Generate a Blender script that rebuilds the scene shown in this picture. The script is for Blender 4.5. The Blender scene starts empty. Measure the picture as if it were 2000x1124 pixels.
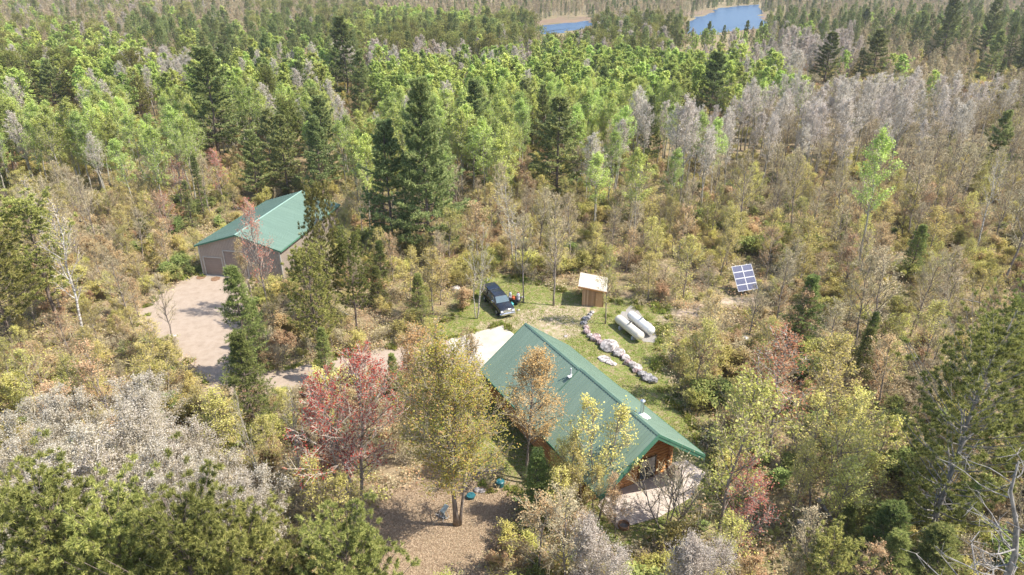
import bpy, math
import numpy as np
from mathutils import Vector

# ------------------------------------------------------------------ camera, sky, sun, exposure
S = bpy.context.scene
COL = S.collection
F, PITCH, H = 1333.0, math.radians(25.0), 38.0          # focal length in photo pixels, tilt, camera height
cam_d = bpy.data.cameras.new('camera')
cam = bpy.data.objects.new('camera', cam_d)
COL.objects.link(cam)
cam.location = (0, 0, H)
cam.rotation_euler = (math.pi / 2 - PITCH, 0, 0)
cam_d.sensor_width = 36.0
cam_d.lens = 36.0 * F / 2000.0
cam_d.clip_start = 0.5
cam_d.clip_end = 12000
S.camera = cam
SUN_AZ, SUN_EL = math.radians(-10), math.radians(53)
world = bpy.data.worlds.new('World')
S.world = world
world.use_nodes = True
wn = world.node_tree
bg = wn.nodes['Background']
sky = wn.nodes.new('ShaderNodeTexSky')
sky.sky_type = 'NISHITA'
sky.sun_disc = False
sky.sun_elevation = SUN_EL
sky.sun_rotation = math.pi / 2 - SUN_AZ
sky.air_density = 1.0
sky.dust_density = 1.2
wn.links.new(sky.outputs[0], bg.inputs[0])
bg.inputs[1].default_value = 0.15
sd = bpy.data.lights.new('sun', 'SUN')
sd.energy = 4.3
sd.angle = math.radians(0.6)
sd.color = (1.0, 0.94, 0.83)
so = bpy.data.objects.new('sun', sd)
COL.objects.link(so)
so.location = (60, -20, 80)
sv = Vector((math.cos(SUN_AZ) * math.cos(SUN_EL), math.sin(SUN_AZ) * math.cos(SUN_EL), math.sin(SUN_EL)))
so.rotation_euler = sv.to_track_quat('Z', 'Y').to_euler()
S.view_settings.view_transform = 'Standard'
S.view_settings.look = 'None'
S.view_settings.exposure = 0.96
S.view_settings.gamma = 1.0
S.render.engine = 'CYCLES'
S.cycles.max_bounces = 5
S.cycles.diffuse_bounces = 3
S.cycles.transmission_bounces = 3

rng = np.random.default_rng(7)

# ------------------------------------------------------------------ picture <-> ground helpers (layout only)
def gnd(px, py, z=0.0):
    a = (px - 1000) / F
    b = -(py - 562) / F
    dy = math.cos(PITCH) + b * math.sin(PITCH)
    dz = -math.sin(PITCH) + b * math.cos(PITCH)
    t = (z - H) / dz
    return np.array([a * t, dy * t, z])

def proj(x, y, z):
    d = y * math.cos(PITCH) - (z - H) * math.sin(PITCH)
    u = y * math.sin(PITCH) + (z - H) * math.cos(PITCH)
    return 1000 + F * x / d, 562 - F * u / d

def height_to(base, topy):
    b = -(topy - 562) / F
    dy = math.cos(PITCH) + b * math.sin(PITCH)
    dz = -math.sin(PITCH) + b * math.cos(PITCH)
    return H + dz * base[1] / dy

def inpoly(x, y, poly):
    c = False
    n = len(poly)
    for i in range(n):
        x1, y1 = poly[i]
        x2, y2 = poly[i - 1]
        if (y1 > y) != (y2 > y) and x < (x2 - x1) * (y - y1) / (y2 - y1) + x1:
            c = not c
    return c

# ------------------------------------------------------------------ mesh builder
class MB:
    def __init__(s):
        s.v = []; s.n = 0; s.q = []; s.t = []; s.qm = []; s.tm = []
    def add(s, v, q=None, t=None, m=0):
        v = np.asarray(v, dtype=np.float64).reshape(-1, 3)
        if q is not None and len(q):
            q = np.asarray(q, dtype=np.int64).reshape(-1, 4) + s.n
            s.q.append(q); s.qm.append(np.full(len(q), m))
        if t is not None and len(t):
            t = np.asarray(t, dtype=np.int64).reshape(-1, 3) + s.n
            s.t.append(t); s.tm.append(np.full(len(t), m))
        s.v.append(v); s.n += len(v)
    def tube(s, pts, rad, n=6, m=0, cap=True):
        P = np.asarray(pts, float); k = len(P)
        R = np.broadcast_to(np.asarray(rad, float), (k,))
        T = np.gradient(P, axis=0)
        T /= np.linalg.norm(T, axis=1)[:, None] + 1e-9
        up = np.array([0, 0, 1.0]) if abs(T[0][2]) < .9 else np.array([1.0, 0, 0])
        A = np.cross(T, up); A /= np.linalg.norm(A, axis=1)[:, None] + 1e-9
        B = np.cross(T, A)
        an = np.arange(n) * 2 * math.pi / n
        ring = A[:, None, :] * np.cos(an)[None, :, None] + B[:, None, :] * np.sin(an)[None, :, None]
        V = P[:, None, :] + ring * R[:, None, None]
        i = np.arange(k - 1)[:, None] * n; j = np.arange(n)[None, :]; j2 = (j + 1) % n
        Q = np.stack([i + j, i + j2, i + n + j2, i + n + j], -1).reshape(-1, 4)
        V = V.reshape(-1, 3)
        t = []
        if cap:
            V = np.vstack([V, P[0], P[-1]])
            for a in range(n):
                t.append((k * n, (a + 1) % n, a)); t.append((k * n + 1, (k - 1) * n + a, (k - 1) * n + (a + 1) % n))
        s.add(V, Q, t, m)
    def box(s, c, d, rz=0.0, m=0, top=(1, 1)):
        x, y, z = [q / 2 for q in d]
        tx, ty = top
        V = np.array([(-x, -y, -z), (x, -y, -z), (x, y, -z), (-x, y, -z), (-x * tx, -y * ty, z), (x * tx, -y * ty, z), (x * tx, y * ty, z), (-x * tx, y * ty, z)])
        c0, s0 = math.cos(rz), math.sin(rz)
        V = np.stack([V[:, 0] * c0 - V[:, 1] * s0, V[:, 0] * s0 + V[:, 1] * c0, V[:, 2]], -1) + np.array(c)
        s.add(V, [(0, 3, 2, 1), (4, 5, 6, 7), (0, 1, 5, 4), (1, 2, 6, 5), (2, 3, 7, 6), (3, 0, 4, 7)], m=m)
    def hexa(s, V, m=0):      # eight corners, bottom ring then top ring
        s.add(V, [(0, 3, 2, 1), (4, 5, 6, 7), (0, 1, 5, 4), (1, 2, 6, 5), (2, 3, 7, 6), (3, 0, 4, 7)], m=m)
    def prism(s, poly, z0, z1, m=0):
        n = len(poly)
        V = [(x, y, z0) for x, y in poly] + [(x, y, z1) for x, y in poly]
        c = np.mean(np.array(poly), axis=0)
        V += [(c[0], c[1], z0), (c[0], c[1], z1)]
        Q = [(i, (i + 1) % n, n + (i + 1) % n, n + i) for i in range(n)]
        T = [((i + 1) % n, i, 2 * n) for i in range(n)] + [(n + i, n + (i + 1) % n, 2 * n + 1) for i in range(n)]
        s.add(V, Q, T, m)
    def mesh(s, name, mats, smooth=False):
        me = bpy.data.meshes.new(name)
        V = np.vstack(s.v).astype(np.float32)
        q = np.vstack(s.q) if s.q else np.zeros((0, 4), int)
        t = np.vstack(s.t) if s.t else np.zeros((0, 3), int)
        mi = np.concatenate((s.qm + s.tm)) if (s.qm or s.tm) else np.zeros(0)
        me.vertices.add(len(V)); me.vertices.foreach_set('co', V.ravel())
        loops = np.concatenate([q.ravel(), t.ravel()]).astype(np.int32)
        me.loops.add(len(loops)); me.loops.foreach_set('vertex_index', loops)
        st = np.concatenate([np.arange(len(q)) * 4, len(q) * 4 + np.arange(len(t)) * 3]).astype(np.int32)
        me.polygons.add(len(q) + len(t)); me.polygons.foreach_set('loop_start', st)
        me.polygons.foreach_set('material_index', mi.astype(np.int32))
        me.polygons.foreach_set('use_smooth', np.full(len(q) + len(t), bool(smooth)))
        for m in (mats if isinstance(mats, (list, tuple)) else [mats]):
            me.materials.append(m)
        me.update(calc_edges=True)
        me.validate()
        return me
    def obj(s, name, mats, parent=None, smooth=False):
        o = bpy.data.objects.new(name, s.mesh(name, mats, smooth))
        COL.objects.link(o)
        if parent is not None: o.parent = parent
        return o

def tag(o, label=None, cat=None, group=None, kind=None):
    if label: o['label'] = label
    if cat: o['category'] = cat
    if group: o['group'] = group
    if kind: o['kind'] = kind
    return o

def thing(name, label, cat, loc=(0, 0, 0), rz=0.0, group=None):
    o = bpy.data.objects.new(name, None)
    o.empty_display_size = .3
    COL.objects.link(o)
    o.location = [float(c) for c in loc]
    o.rotation_euler = (0, 0, rz)
    return tag(o, label, cat, group)

# ------------------------------------------------------------------ materials
def newmat(name):
    m = bpy.data.materials.new(name); m.use_nodes = True
    nt = m.node_tree; nt.nodes.clear()
    out = nt.nodes.new('ShaderNodeOutputMaterial')
    return m, nt, out

def N(nt, kind, **kw):
    n = nt.nodes.new(kind)
    for k, v in kw.items(): setattr(n, k, v)
    return n

def ramp(nt, fac, stops):
    r = nt.nodes.new('ShaderNodeValToRGB')
    el = r.color_ramp.elements
    while len(el) < len(stops): el.new(0.5)
    for e, (p, c) in zip(el, stops):
        e.position = p; e.color = (*c, 1)
    nt.links.new(fac, r.inputs[0])
    return r.outputs[0]

def noise(nt, scale, detail=4, rough=.6, vec=None, coord='Object'):
    t = nt.nodes.new('ShaderNodeTexNoise')
    t.inputs['Scale'].default_value = scale
    t.inputs['Detail'].default_value = detail
    t.inputs['Roughness'].default_value = rough
    if vec is None:
        tc = nt.nodes.new('ShaderNodeTexCoord'); vec = tc.outputs[coord]
    nt.links.new(vec, t.inputs['Vector'])
    return t.outputs['Fac']

def surf(name, stops, scale=3, rough=.8, metal=0.0, bump=0.0, bscale=None, spec=.3, stretch=None, detail=5):
    """noise-driven colour on a real surface"""
    m, nt, out = newmat(name)
    p = N(nt, 'ShaderNodeBsdfPrincipled')
    vec = None
    if stretch:
        tc = N(nt, 'ShaderNodeTexCoord'); mp = N(nt, 'ShaderNodeMapping')
        mp.inputs['Scale'].default_value = stretch
        nt.links.new(tc.outputs['Object'], mp.inputs[0]); vec = mp.outputs[0]
    f = noise(nt, scale, detail, .65, vec)
    nt.links.new(ramp(nt, f, stops), p.inputs['Base Color'])
    p.inputs['Roughness'].default_value = rough
    p.inputs['Metallic'].default_value = metal
    p.inputs['Specular IOR Level'].default_value = spec
    if bump:
        b = N(nt, 'ShaderNodeBump'); b.inputs['Strength'].default_value = bump; b.inputs['Distance'].default_value = .05
        nt.links.new(noise(nt, bscale or scale * 3, 4, .6, vec), b.inputs['Height'])
        nt.links.new(b.outputs[0], p.inputs['Normal'])
    nt.links.new(p.outputs[0], out.inputs[0])
    return m

def leafmat(name, stops, trans=.35, tint=.3):
    """leaf colour varies per leaf cluster and per tree"""
    m, nt, out = newmat(name)
    g = N(nt, 'ShaderNodeNewGeometry'); oi = N(nt, 'ShaderNodeObjectInfo')
    c = ramp(nt, g.outputs['Random Per Island'], stops)
    hs = N(nt, 'ShaderNodeHueSaturation')
    mr = N(nt, 'ShaderNodeMapRange'); mr.inputs[3].default_value = .468; mr.inputs[4].default_value = .511
    nt.links.new(oi.outputs['Random'], mr.inputs[0]); nt.links.new(mr.outputs[0], hs.inputs['Hue'])
    mu = N(nt, 'ShaderNodeMath', operation='MULTIPLY'); mu.inputs[1].default_value = 7.31
    fr = N(nt, 'ShaderNodeMath', operation='FRACT')
    nt.links.new(oi.outputs['Random'], mu.inputs[0]); nt.links.new(mu.outputs[0], fr.inputs[0])
    mv = N(nt, 'ShaderNodeMapRange'); mv.inputs[3].default_value = 1 - tint; mv.inputs[4].default_value = 1 + tint
    nt.links.new(fr.outputs[0], mv.inputs[0]); nt.links.new(mv.outputs[0], hs.inputs['Value'])
    nt.links.new(c, hs.inputs['Color'])
    d = N(nt, 'ShaderNodeBsdfDiffuse'); t = N(nt, 'ShaderNodeBsdfTranslucent'); mx = N(nt, 'ShaderNodeMixShader')
    mx.inputs[0].default_value = trans
    nt.links.new(hs.outputs[0], d.inputs[0]); nt.links.new(hs.outputs[0], t.inputs[0])
    nt.links.new(d.outputs[0], mx.inputs[1]); nt.links.new(t.outputs[0], mx.inputs[2])
    nt.links.new(mx.outputs[0], out.inputs[0])
    return m

def barkmat(name, a, b, scale=6, stretch=(1, 1, .3)):
    m, nt, out = newmat(name)
    tc = N(nt, 'ShaderNodeTexCoord'); mp = N(nt, 'ShaderNodeMapping'); mp.inputs['Scale'].default_value = stretch
    nt.links.new(tc.outputs['Object'], mp.inputs[0])
    d = N(nt, 'ShaderNodeBsdfDiffuse')
    nt.links.new(ramp(nt, noise(nt, scale, 3, .6, mp.outputs[0]), [(.35, a), (.62, b)]), d.inputs[0])
    nt.links.new(d.outputs[0], out.inputs[0])
    return m

M = {}
M['bark_pine'] = barkmat('bark_pine', (.10, .075, .06), (.24, .19, .16))
M['bark_maple'] = barkmat('bark_maple', (.16, .13, .11), (.34, .29, .25))
M['bark_aspen'] = barkmat('bark_aspen', (.20, .18, .14), (.46, .43, .37), 4)
M['bark_birch'] = barkmat('bark_birch', (.16, .13, .11), (.72, .67, .61), 5, (.6, .6, 2.2))
M['bark_dead'] = barkmat('bark_dead', (.13, .12, .11), (.32, .295, .27))
M['twig_tan'] = barkmat('twig_tan', (.32, .265, .165), (.50, .43, .29), 2)
M['twig_grey'] = barkmat('twig_grey', (.38, .32, .26), (.62, .55, .46), 2)
M['needle_white_pine'] = leafmat('needle_white_pine', [(0, (.11, .155, .06)), (.45, (.215, .27, .10)), (1, (.44, .47, .20))], .3)
M['needle_red_pine'] = leafmat('needle_red_pine', [(0, (.14, .165, .05)), (.5, (.28, .305, .085)), (1, (.50, .49, .17))], .3)
M['needle_fir'] = leafmat('needle_fir', [(0, (.13, .185, .06)), (.6, (.26, .32, .10)), (1, (.42, .45, .16))], .3)
M['leaf_aspen'] = leafmat('leaf_aspen', [(0, (.29, .37, .09)), (.5, (.41, .52, .13)), (1, (.58, .66, .25))], .4)
M['leaf_olive'] = leafmat('leaf_olive', [(0, (.32, .31, .08)), (.5, (.52, .50, .14)), (1, (.68, .62, .25))], .4)
M['leaf_orange'] = leafmat('leaf_orange', [(0, (.36, .23, .12)), (.5, (.52, .37, .19)), (1, (.60, .50, .28))], .35)
M['leaf_rust'] = leafmat('leaf_rust', [(0, (.34, .11, .08)), (.5, (.47, .19, .12)), (1, (.50, .32, .20))], .35)
M['leaf_crimson'] = leafmat('leaf_crimson', [(0, (.28, .035, .035)), (.6, (.42, .085, .065)), (1, (.46, .24, .15))], .3, .1)
M['leaf_silver'] = leafmat('leaf_silver', [(0, (.31, .275, .21)), (.5, (.48, .43, .35)), (1, (.68, .64, .54))], .3, .12)
M['leaf_catkin'] = leafmat('leaf_catkin', [(0, (.40, .35, .28)), (.5, (.58, .53, .45)), (1, (.78, .74, .65))], .3, .1)
M['leaf_lilac'] = leafmat('leaf_lilac', [(0, (.38, .32, .26)), (.5, (.50, .44, .37)), (1, (.64, .58, .49))], .3, .12)
M['leaf_tan'] = leafmat('leaf_tan', [(0, (.33, .27, .15)), (.5, (.48, .41, .25)), (1, (.60, .53, .34))], .3)
M['leaf_yard'] = leafmat('leaf_yard', [(0, (.30, .33, .06)), (.7, (.46, .47, .10)), (1, (.58, .40, .14))], .4, .05)
M['leaf_gold'] = leafmat('leaf_gold', [(0, (.38, .25, .09)), (.5, (.54, .38, .14)), (1, (.60, .48, .23))], .35, .05)

# ------------------------------------------------------------------ plant geometry
def unit(v): return v / (np.linalg.norm(v) + 1e-9)

def leaves(mb, P, size, r, m=0, upb=1.1):
    """small quads with random facing at points P"""
    n = len(P)
    nr = r.normal(size=(n, 3)); nr[:, 2] = np.abs(nr[:, 2]) + upb
    nr /= np.linalg.norm(nr, axis=1)[:, None]
    a = np.cross(nr, r.normal(size=(n, 3))); a /= np.linalg.norm(a, axis=1)[:, None] + 1e-9
    b = np.cross(nr, a)
    s = size * r.uniform(.6, 1.35, n)[:, None] * .5
    V = np.stack([P - a * s, P - b * s * .75, P + a * s, P + b * s * .75], 1).reshape(-1, 3)
    mb.add(V, np.arange(4 * n).reshape(-1, 4), m=m)

def tufts(mb, P, D, ln, wd, k, r, m=0, spread=.8):
    """k narrow triangles radiating from each point, leaning along D"""
    n = len(P)
    P = np.repeat(P, k, 0); D = np.repeat(D, k, 0)
    d = D + r.normal(size=(n * k, 3)) * spread
    d /= np.linalg.norm(d, axis=1)[:, None] + 1e-9
    w = np.cross(d, np.array([.2, 0, 1.0]) + r.normal(size=(n * k, 3)) * .45); w /= np.linalg.norm(w, axis=1)[:, None] + 1e-9
    L = ln * r.uniform(.7, 1.25, n * k)[:, None]
    V = np.stack([P - w * wd * .5, P + w * wd * .5, P + d * L], 1).reshape(-1, 3)
    mb.add(V, None, np.arange(3 * n * k).reshape(-1, 3), m=m)

def twigs(mb, A, B, rad, m=0):
    """three-sided slim prisms from A to B"""
    n = len(A)
    T = B - A; T /= np.linalg.norm(T, axis=1)[:, None] + 1e-9
    u = np.cross(T, np.array([.3, .5, .81])); u /= np.linalg.norm(u, axis=1)[:, None] + 1e-9
    w = np.cross(T, u)
    R = np.broadcast_to(np.asarray(rad, float), (n,))[:, None]
    rs = [u * R, (-.5 * u + .87 * w) * R, (-.5 * u - .87 * w) * R]
    V = np.stack([A + q for q in rs] + [B + q * .45 for q in rs], 1).reshape(-1, 3)
    base = np.arange(n)[:, None] * 6
    Q = np.concatenate([base + np.array(f) for f in ((0, 1, 4, 3), (1, 2, 5, 4), (2, 0, 3, 5))])
    mb.add(V, Q, m=m)

def broadleaf(seed, h, cb=.4, cr=2.6, stems=1, limbs=26, subs=5, tw=5, ln=9, leaf=.2, el=38, fuzz=.35, splay=.12, twr=.014, top=.6, round_=.6, trunkr=.0095, lsp=.16):
    """returns (trunk MB, crown MB with slots 0 twig 1 leaf)"""
    r = np.random.default_rng(seed)
    T, C = MB(), MB()
    LP = []
    TA, TB, TR = [], [], []
    for st in range(stems):
        ang = r.uniform(0, 6.28) if stems > 1 else 0
        out = np.array([math.cos(ang + st * 2.4), math.sin(ang + st * 2.4), 0])
        hh = h * (1 if st == 0 else r.uniform(.75, .97))
        k = 11
        tt = np.linspace(0, 1, k)
        wob = np.cumsum(r.normal(0, .010 * h, (k, 2)), 0) * (tt[:, None] ** .5); wob[0] = 0
        lean = out[None, :2] * (splay * h * tt[:, None] ** .8 if stems > 1 else 0 * tt[:, None])
        bo = out[:2] * (.18 if stems > 1 else 0)
        P = np.column_stack([wob + lean + bo, tt * hh])
        R = h * trunkr * (1 if stems == 1 else .72) * (1 - tt * .9) + .012
        R[0] *= 1.35
        T.tube(P, R, 7)
        nl = max(6, int(limbs / stems ** .6))
        for i in range(nl):
            u = (i + r.uniform(0, 1)) / nl
            t = cb + (1 - cb) * u * .97
            idx = t * (k - 1); a = int(idx); f = idx - a
            p0 = P[a] * (1 - f) + P[min(a + 1, k - 1)] * f
            prof = min(1, .5 + u * 2.5) * max(.12, 1 - u ** 1.6) ** round_
            L = cr * prof * r.uniform(.75, 1.2)
            az = i * 2.4 + r.uniform(-.5, .5)
            e = math.radians(el + (70 - el) * u * top + r.uniform(-9, 9))
            d = np.array([math.cos(az) * math.cos(e), math.sin(az) * math.cos(e), math.sin(e)])
            if stems > 1: d = unit(d + out * .35)
            nseg = 5
            s = np.linspace(0, 1, nseg)
            Q = p0 + d * (L * s)[:, None] + np.array([0, 0, 1]) * (.14 * L * s ** 2)[:, None] + np.cumsum(r.normal(0, .035 * L, (nseg, 3)), 0) * s[:, None]
            r0 = max(.02, R[a] * .45)
            T.tube(Q, r0 * (1 - .75 * s) + .006, 4, cap=False)
            for j in range(subs):
                sj = .25 + .75 * (j + r.uniform(0, 1)) / subs
                ii = sj * (nseg - 1) * .999; b = int(ii); g = ii - b
                q0 = Q[b] * (1 - g) + Q[b + 1] * g
                dd = unit(unit(Q[b + 1] - Q[b]) + r.normal(0, .55, 3) + np.array([0, 0, .3]))
                L2 = L * .42 * r.uniform(.6, 1.1) * (1.15 - .5 * sj) + .25
                q1 = q0 + dd * L2
                TA.append(q0); TB.append(q1); TR.append(twr * 1.5)
                for w in range(tw):
                    sw = .2 + .8 * (w + r.uniform(0, 1)) / tw
                    a0 = q0 + (q1 - q0) * sw
                    d3 = unit(dd + r.normal(0, .6, 3) + np.array([0, 0, .25]))
                    a1 = a0 + d3 * (L2 * .5 * r.uniform(.5, 1.2) + .12)
                    TA.append(a0); TB.append(a1); TR.append(twr)
                    kk = r.poisson(ln)
                    if kk:
                        s3 = r.uniform(.25, 1.08, kk)[:, None]
                        LP.append(a0 + (a1 - a0) * s3 + r.normal(0, lsp, (kk, 3)))
    twigs(C, np.array(TA), np.array(TB), np.array(TR), 0)
    if LP:
        leaves(C, np.vstack(LP), leaf, r, 1)
    return T, C

def pine(seed, h, cb=.25, cr=4.2, step=.95, nb=5, side=7, tn=3, k=6, tl=.32, tw=.07, lift=.25, prof=1.0, flat=1.0, dead=0, gap=.15, tr=.012, red=False):
    """whorled conifer with needle tufts; returns trunk MB and crown MB (slot 0 bough wood, 1 needles)"""
    r = np.random.default_rng(seed)
    T, C = MB(), MB()
    k0 = 12
    tt = np.linspace(0, 1, k0)
    wob = np.cumsum(r.normal(0, .004 * h, (k0, 2)), 0); wob[0] = 0
    P = np.column_stack([wob, tt * h])
    R = h * tr * (1 - tt * .95) + .012; R[0] *= 1.3
    T.tube(P, R, 8)
    TP, TD, WA, WB, WR = [], [], [], [], []
    z = cb * h
    while z < h * .985:
        u = max(0.0, (z / h - cb) / (1 - cb))
        if red: Lm = cr * (max(0.0, math.sin(math.pi * min(1, .22 + u * .78))) ** .6 + .08)
        else: Lm = cr * (min(1, .72 + u * 2.2) * max(0.0, 1 - u) ** prof + .07)
        az0 = r.uniform(0, 6.28)
        sec = r.uniform(.65, 1.1)
        for b in range(nb):
            if r.uniform() < gap: continue
            az = az0 + b * 6.283 / nb + r.uniform(-.35, .35)
            L = Lm * r.uniform(.65, 1.2) * sec
            e0 = math.radians((-4 if not red else 12) + 42 * u ** 1.5 + r.uniform(-7, 7))
            d = np.array([math.cos(az), math.sin(az), math.tan(e0)])
            ns = 5; s = np.linspace(0, 1, ns)
            i = z / h * (k0 - 1); a = int(i); p0 = P[a] + (P[min(a + 1, k0 - 1)] - P[a]) * (i - a)
            Q = p0 + d * (L * s)[:, None] + np.array([0, 0, 1]) * (lift * L * s ** 2.2)[:, None] + np.cumsum(r.normal(0, .02 * L, (ns, 3)), 0)
            C.tube(Q, max(.02, R[a] * .3) * (1 - .75 * s) + .006, 4, 0, cap=False)
            latv = np.array([-math.sin(az), math.cos(az), 0])
            out = np.array([math.cos(az), math.sin(az), 0])
            for j in range(side):
                sj = .22 + .78 * (j + .5 + r.uniform(-.3, .3)) / side
                sj = min(sj, .99)
                ii = sj * (ns - 1) * .999; bb = int(ii); g = ii - bb
                q0 = Q[bb] * (1 - g) + Q[bb + 1] * g
                sg = 1 if j % 2 else -1
                L2 = (L * .40 * (1.15 - sj) + .25) * r.uniform(.7, 1.2)
                dd = unit(latv * sg * r.uniform(.5, 1.1) + out * .7 + np.array([0, 0, r.uniform(.0, .35) * (2 - flat)]))
                q1 = q0 + dd * L2
                WA.append(q0); WB.append(q1); WR.append(.012)
                n = max(1, int(tn * r.uniform(.7, 1.4)))
                for w in range(n):
                    sw = (.72 if red else .3) + (.3 if red else .7) * (w + r.uniform(0, 1)) / n
                    TP.append(q0 + (q1 - q0) * sw + r.normal(0, .07, 3) * np.array([1, 1, .6]))
                    TD.append(unit(dd + np.array([0, 0, .55])) * .9)
            TP.append(Q[-1]); TD.append(unit(out + np.array([0, 0, .6])))
        z += step * r.uniform(.7, 1.25) * (1 - .35 * u)
    for q in np.linspace(h * .93, h, 5):
        TP.append(np.array([P[-1][0], P[-1][1], q])); TD.append(np.array([0, 0, 1.0]))
    for b in range(dead):
        z = h * r.uniform(.12, cb); az = r.uniform(0, 6.28); L = r.uniform(.8, 2.2) * (1.9 if dead > 20 else 1)
        i = z / h * (k0 - 1); p0 = P[int(i)] * 1.0; p0[2] = z
        q1 = p0 + np.array([math.cos(az), math.sin(az), r.uniform(-.2, .15)]) * L
        T.tube([p0, (p0 + q1) / 2 + r.normal(0, .08, 3), q1], [.035, .025, .01], 4)
    twigs(C, np.array(WA), np.array(WB), np.array(WR), 0)
    tufts(C, np.array(TP), np.array(TD), tl, tw, k, r, 1)
    return T, C

def snag(seed, h, n=26, cr=2.2):
    r = np.random.default_rng(seed)
    T = MB(); k = 10; tt = np.linspace(0, 1, k)
    P = np.column_stack([np.cumsum(r.normal(0, .015 * h, (k, 2)), 0), tt * h]); P[0, :2] = 0
    R = h * .015 * (1 - .93 * tt) + .01
    T.tube(P, R, 8)
    C = MB()
    for i in range(n):
        t = r.uniform(.25, .98); a = int(t * (k - 1)); f = t * (k - 1) - a
        p0 = P[a] * (1 - f) + P[min(a + 1, k - 1)] * f
        az = r.uniform(0, 6.28); L = cr * (1.1 - .6 * t) * r.uniform(.4, 1.2)
        s = np.linspace(0, 1, 6)
        Q = p0 + np.array([math.cos(az), math.sin(az), r.uniform(.1, .7)]) * (L * s)[:, None] + np.cumsum(r.normal(0, .06 * L, (6, 3)), 0)
        C.tube(Q, .05 * (1 - .8 * s) * (1.2 - t) + .008, 5)
        A = Q[r.integers(2, 6, 7)]; B = A + r.normal(0, .35, (7, 3)) + np.array([0, 0, .12])
        twigs(C, A, B, .012)
    return T, C

# prototype library: key -> list of (trunk mesh, crown mesh, nominal height, nominal crown radius)
LIB = {}
def reg(key, TC, h, cr, bark, twig, leaf):
    T, C = TC
    tm = T.mesh('trunk', M[bark], True)
    cm = C.mesh('crown', [M[twig], M[leaf]] if leaf else [M[twig]], False)
    LIB.setdefault(key, []).append((tm, cm, h, cr))

for i in range(3):
    reg('white_pine', pine(10 + i, 20, .12 + .06 * i, 5.0, 1.05, 5, 9, 5, 8, .46, .15, .30, .8, gap=.18), 20, 4.6, 'bark_pine', 'bark_pine', 'needle_white_pine')
for i in range(3):
    reg('red_pine', pine(20 + i, 15, .30, 3.4, .75, 5, 7, 5, 13, .30, .085, .45, 1, .3, dead=14, gap=.16, red=True), 15, 3.2, 'bark_pine', 'bark_pine', 'needle_red_pine')
for i in range(3):
    reg('fir', pine(30 + i, 10, .05, 2.4, .52, 5, 8, 4, 7, .24, .05, .12, .95, gap=.2), 10, 2.1, 'bark_pine', 'bark_pine', 'needle_fir')
for i in range(2):
    reg('spruce', pine(35 + i, 13, .1, 1.7, .6, 5, 6, 3, 6, .28, .07, -.02, .9, gap=.22), 13, 1.4, 'bark_pine', 'bark_pine', 'needle_white_pine')
for i in range(4):
    reg('leafy_aspen', broadleaf(40 + i, 15, .42, 2.9, 1, 26, 5, 5, 9, .18), 15, 2.7, 'bark_aspen', 'twig_grey', 'leaf_aspen')
for i in range(4):
    reg('silver_aspen', broadleaf(50 + i, 15, .45, 2.6, 1, 28, 5, 6, 4.5, .12, 50, twr=.014, lsp=.12), 15, 2.5, 'bark_aspen', 'twig_grey', 'leaf_catkin')
for i in range(3):
    reg('bare_hardwood', broadleaf(60 + i, 12, .30, 2.8, 1, 26, 5, 6, 1.5, .12, 42, twr=.015, lsp=.12), 12, 2.6, 'bark_maple', 'twig_tan', 'leaf_tan')
for i in range(3):
    reg('white_birch', broadleaf(70 + i, 13, .35, 2.2, 1 + i, 20, 5, 6, 2, .12, 50, twr=.013, splay=.14, trunkr=.0085), 13, 2.6, 'bark_birch', 'twig_grey', 'leaf_olive')
for i in range(3):
    reg('olive_maple', broadleaf(80 + i, 8, .22, 2.3, 1 + i % 2, 20, 5, 6, 4.6, .12, 45, twr=.012, splay=.1, lsp=.13), 8, 2.3, 'bark_maple', 'twig_tan', 'leaf_olive')
for i in range(3):
    reg('orange_maple', broadleaf(90 + i, 8, .22, 2.3, 1 + i % 2, 20, 5, 6, 4.0, .115, 45, twr=.012, splay=.1, lsp=.13), 8, 2.3, 'bark_maple', 'twig_tan', 'leaf_orange')
for i in range(2):
    reg('rust_maple', broadleaf(100 + i, 9, .25, 2.4, 1 + i, 20, 5, 6, 3.6, .115, 45, twr=.012, splay=.1), 9, 2.4, 'bark_maple', 'twig_grey', 'leaf_rust')
# trees of the yard, modelled one by one
reg('crimson_maple', broadleaf(201, 12, .22, 3.5, 4, 44, 6, 6, 4, .11, 42, twr=.014, splay=.09, lsp=.1), 12, 4.0, 'bark_maple', 'twig_grey', 'leaf_crimson')
reg('yard_maple', broadleaf(202, 14, .24, 3.3, 4, 44, 7, 7, 5, .105, 40, twr=.012, splay=.06, lsp=.2), 14, 3.8, 'bark_maple', 'twig_tan', 'leaf_yard')
reg('gold_maple', broadleaf(203, 10, .30, 2.4, 2, 34, 6, 7, 3.6, .105, 42, twr=.012, splay=.03, lsp=.14), 10, 2.6, 'bark_maple', 'twig_tan', 'leaf_gold')
reg('big_red_pine', pine(204, 17, .22, 4.3, .7, 6, 7, 6, 20, .29, .06, .45, 1, .2, dead=18, gap=.14, red=True, tr=.014), 17, 4.2, 'bark_pine', 'bark_pine', 'needle_red_pine')
reg('big_red_pine', pine(205, 17, .25, 4.1, .68, 6, 7, 6, 20, .29, .06, .45, 1, .2, dead=10, gap=.1, red=True, tr=.014), 17, 4.0, 'bark_pine', 'bark_pine', 'needle_red_pine')
for i in range(2):
    reg('open_pine', pine(214 + i, 18, .16, 4.6, .72, 5, 7, 6, 18, .29, .06, .4, 1, .3, dead=30, gap=.22, tr=.015, red=True), 18, 4.5, 'bark_dead', 'bark_dead', 'needle_red_pine')
reg('big_white_pine', pine(206, 24, .12, 5.9, .95, 6, 12, 6, 9, .44, .12, .28, .8, gap=.16, dead=6), 24, 5.2, 'bark_pine', 'bark_pine', 'needle_white_pine')
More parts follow.
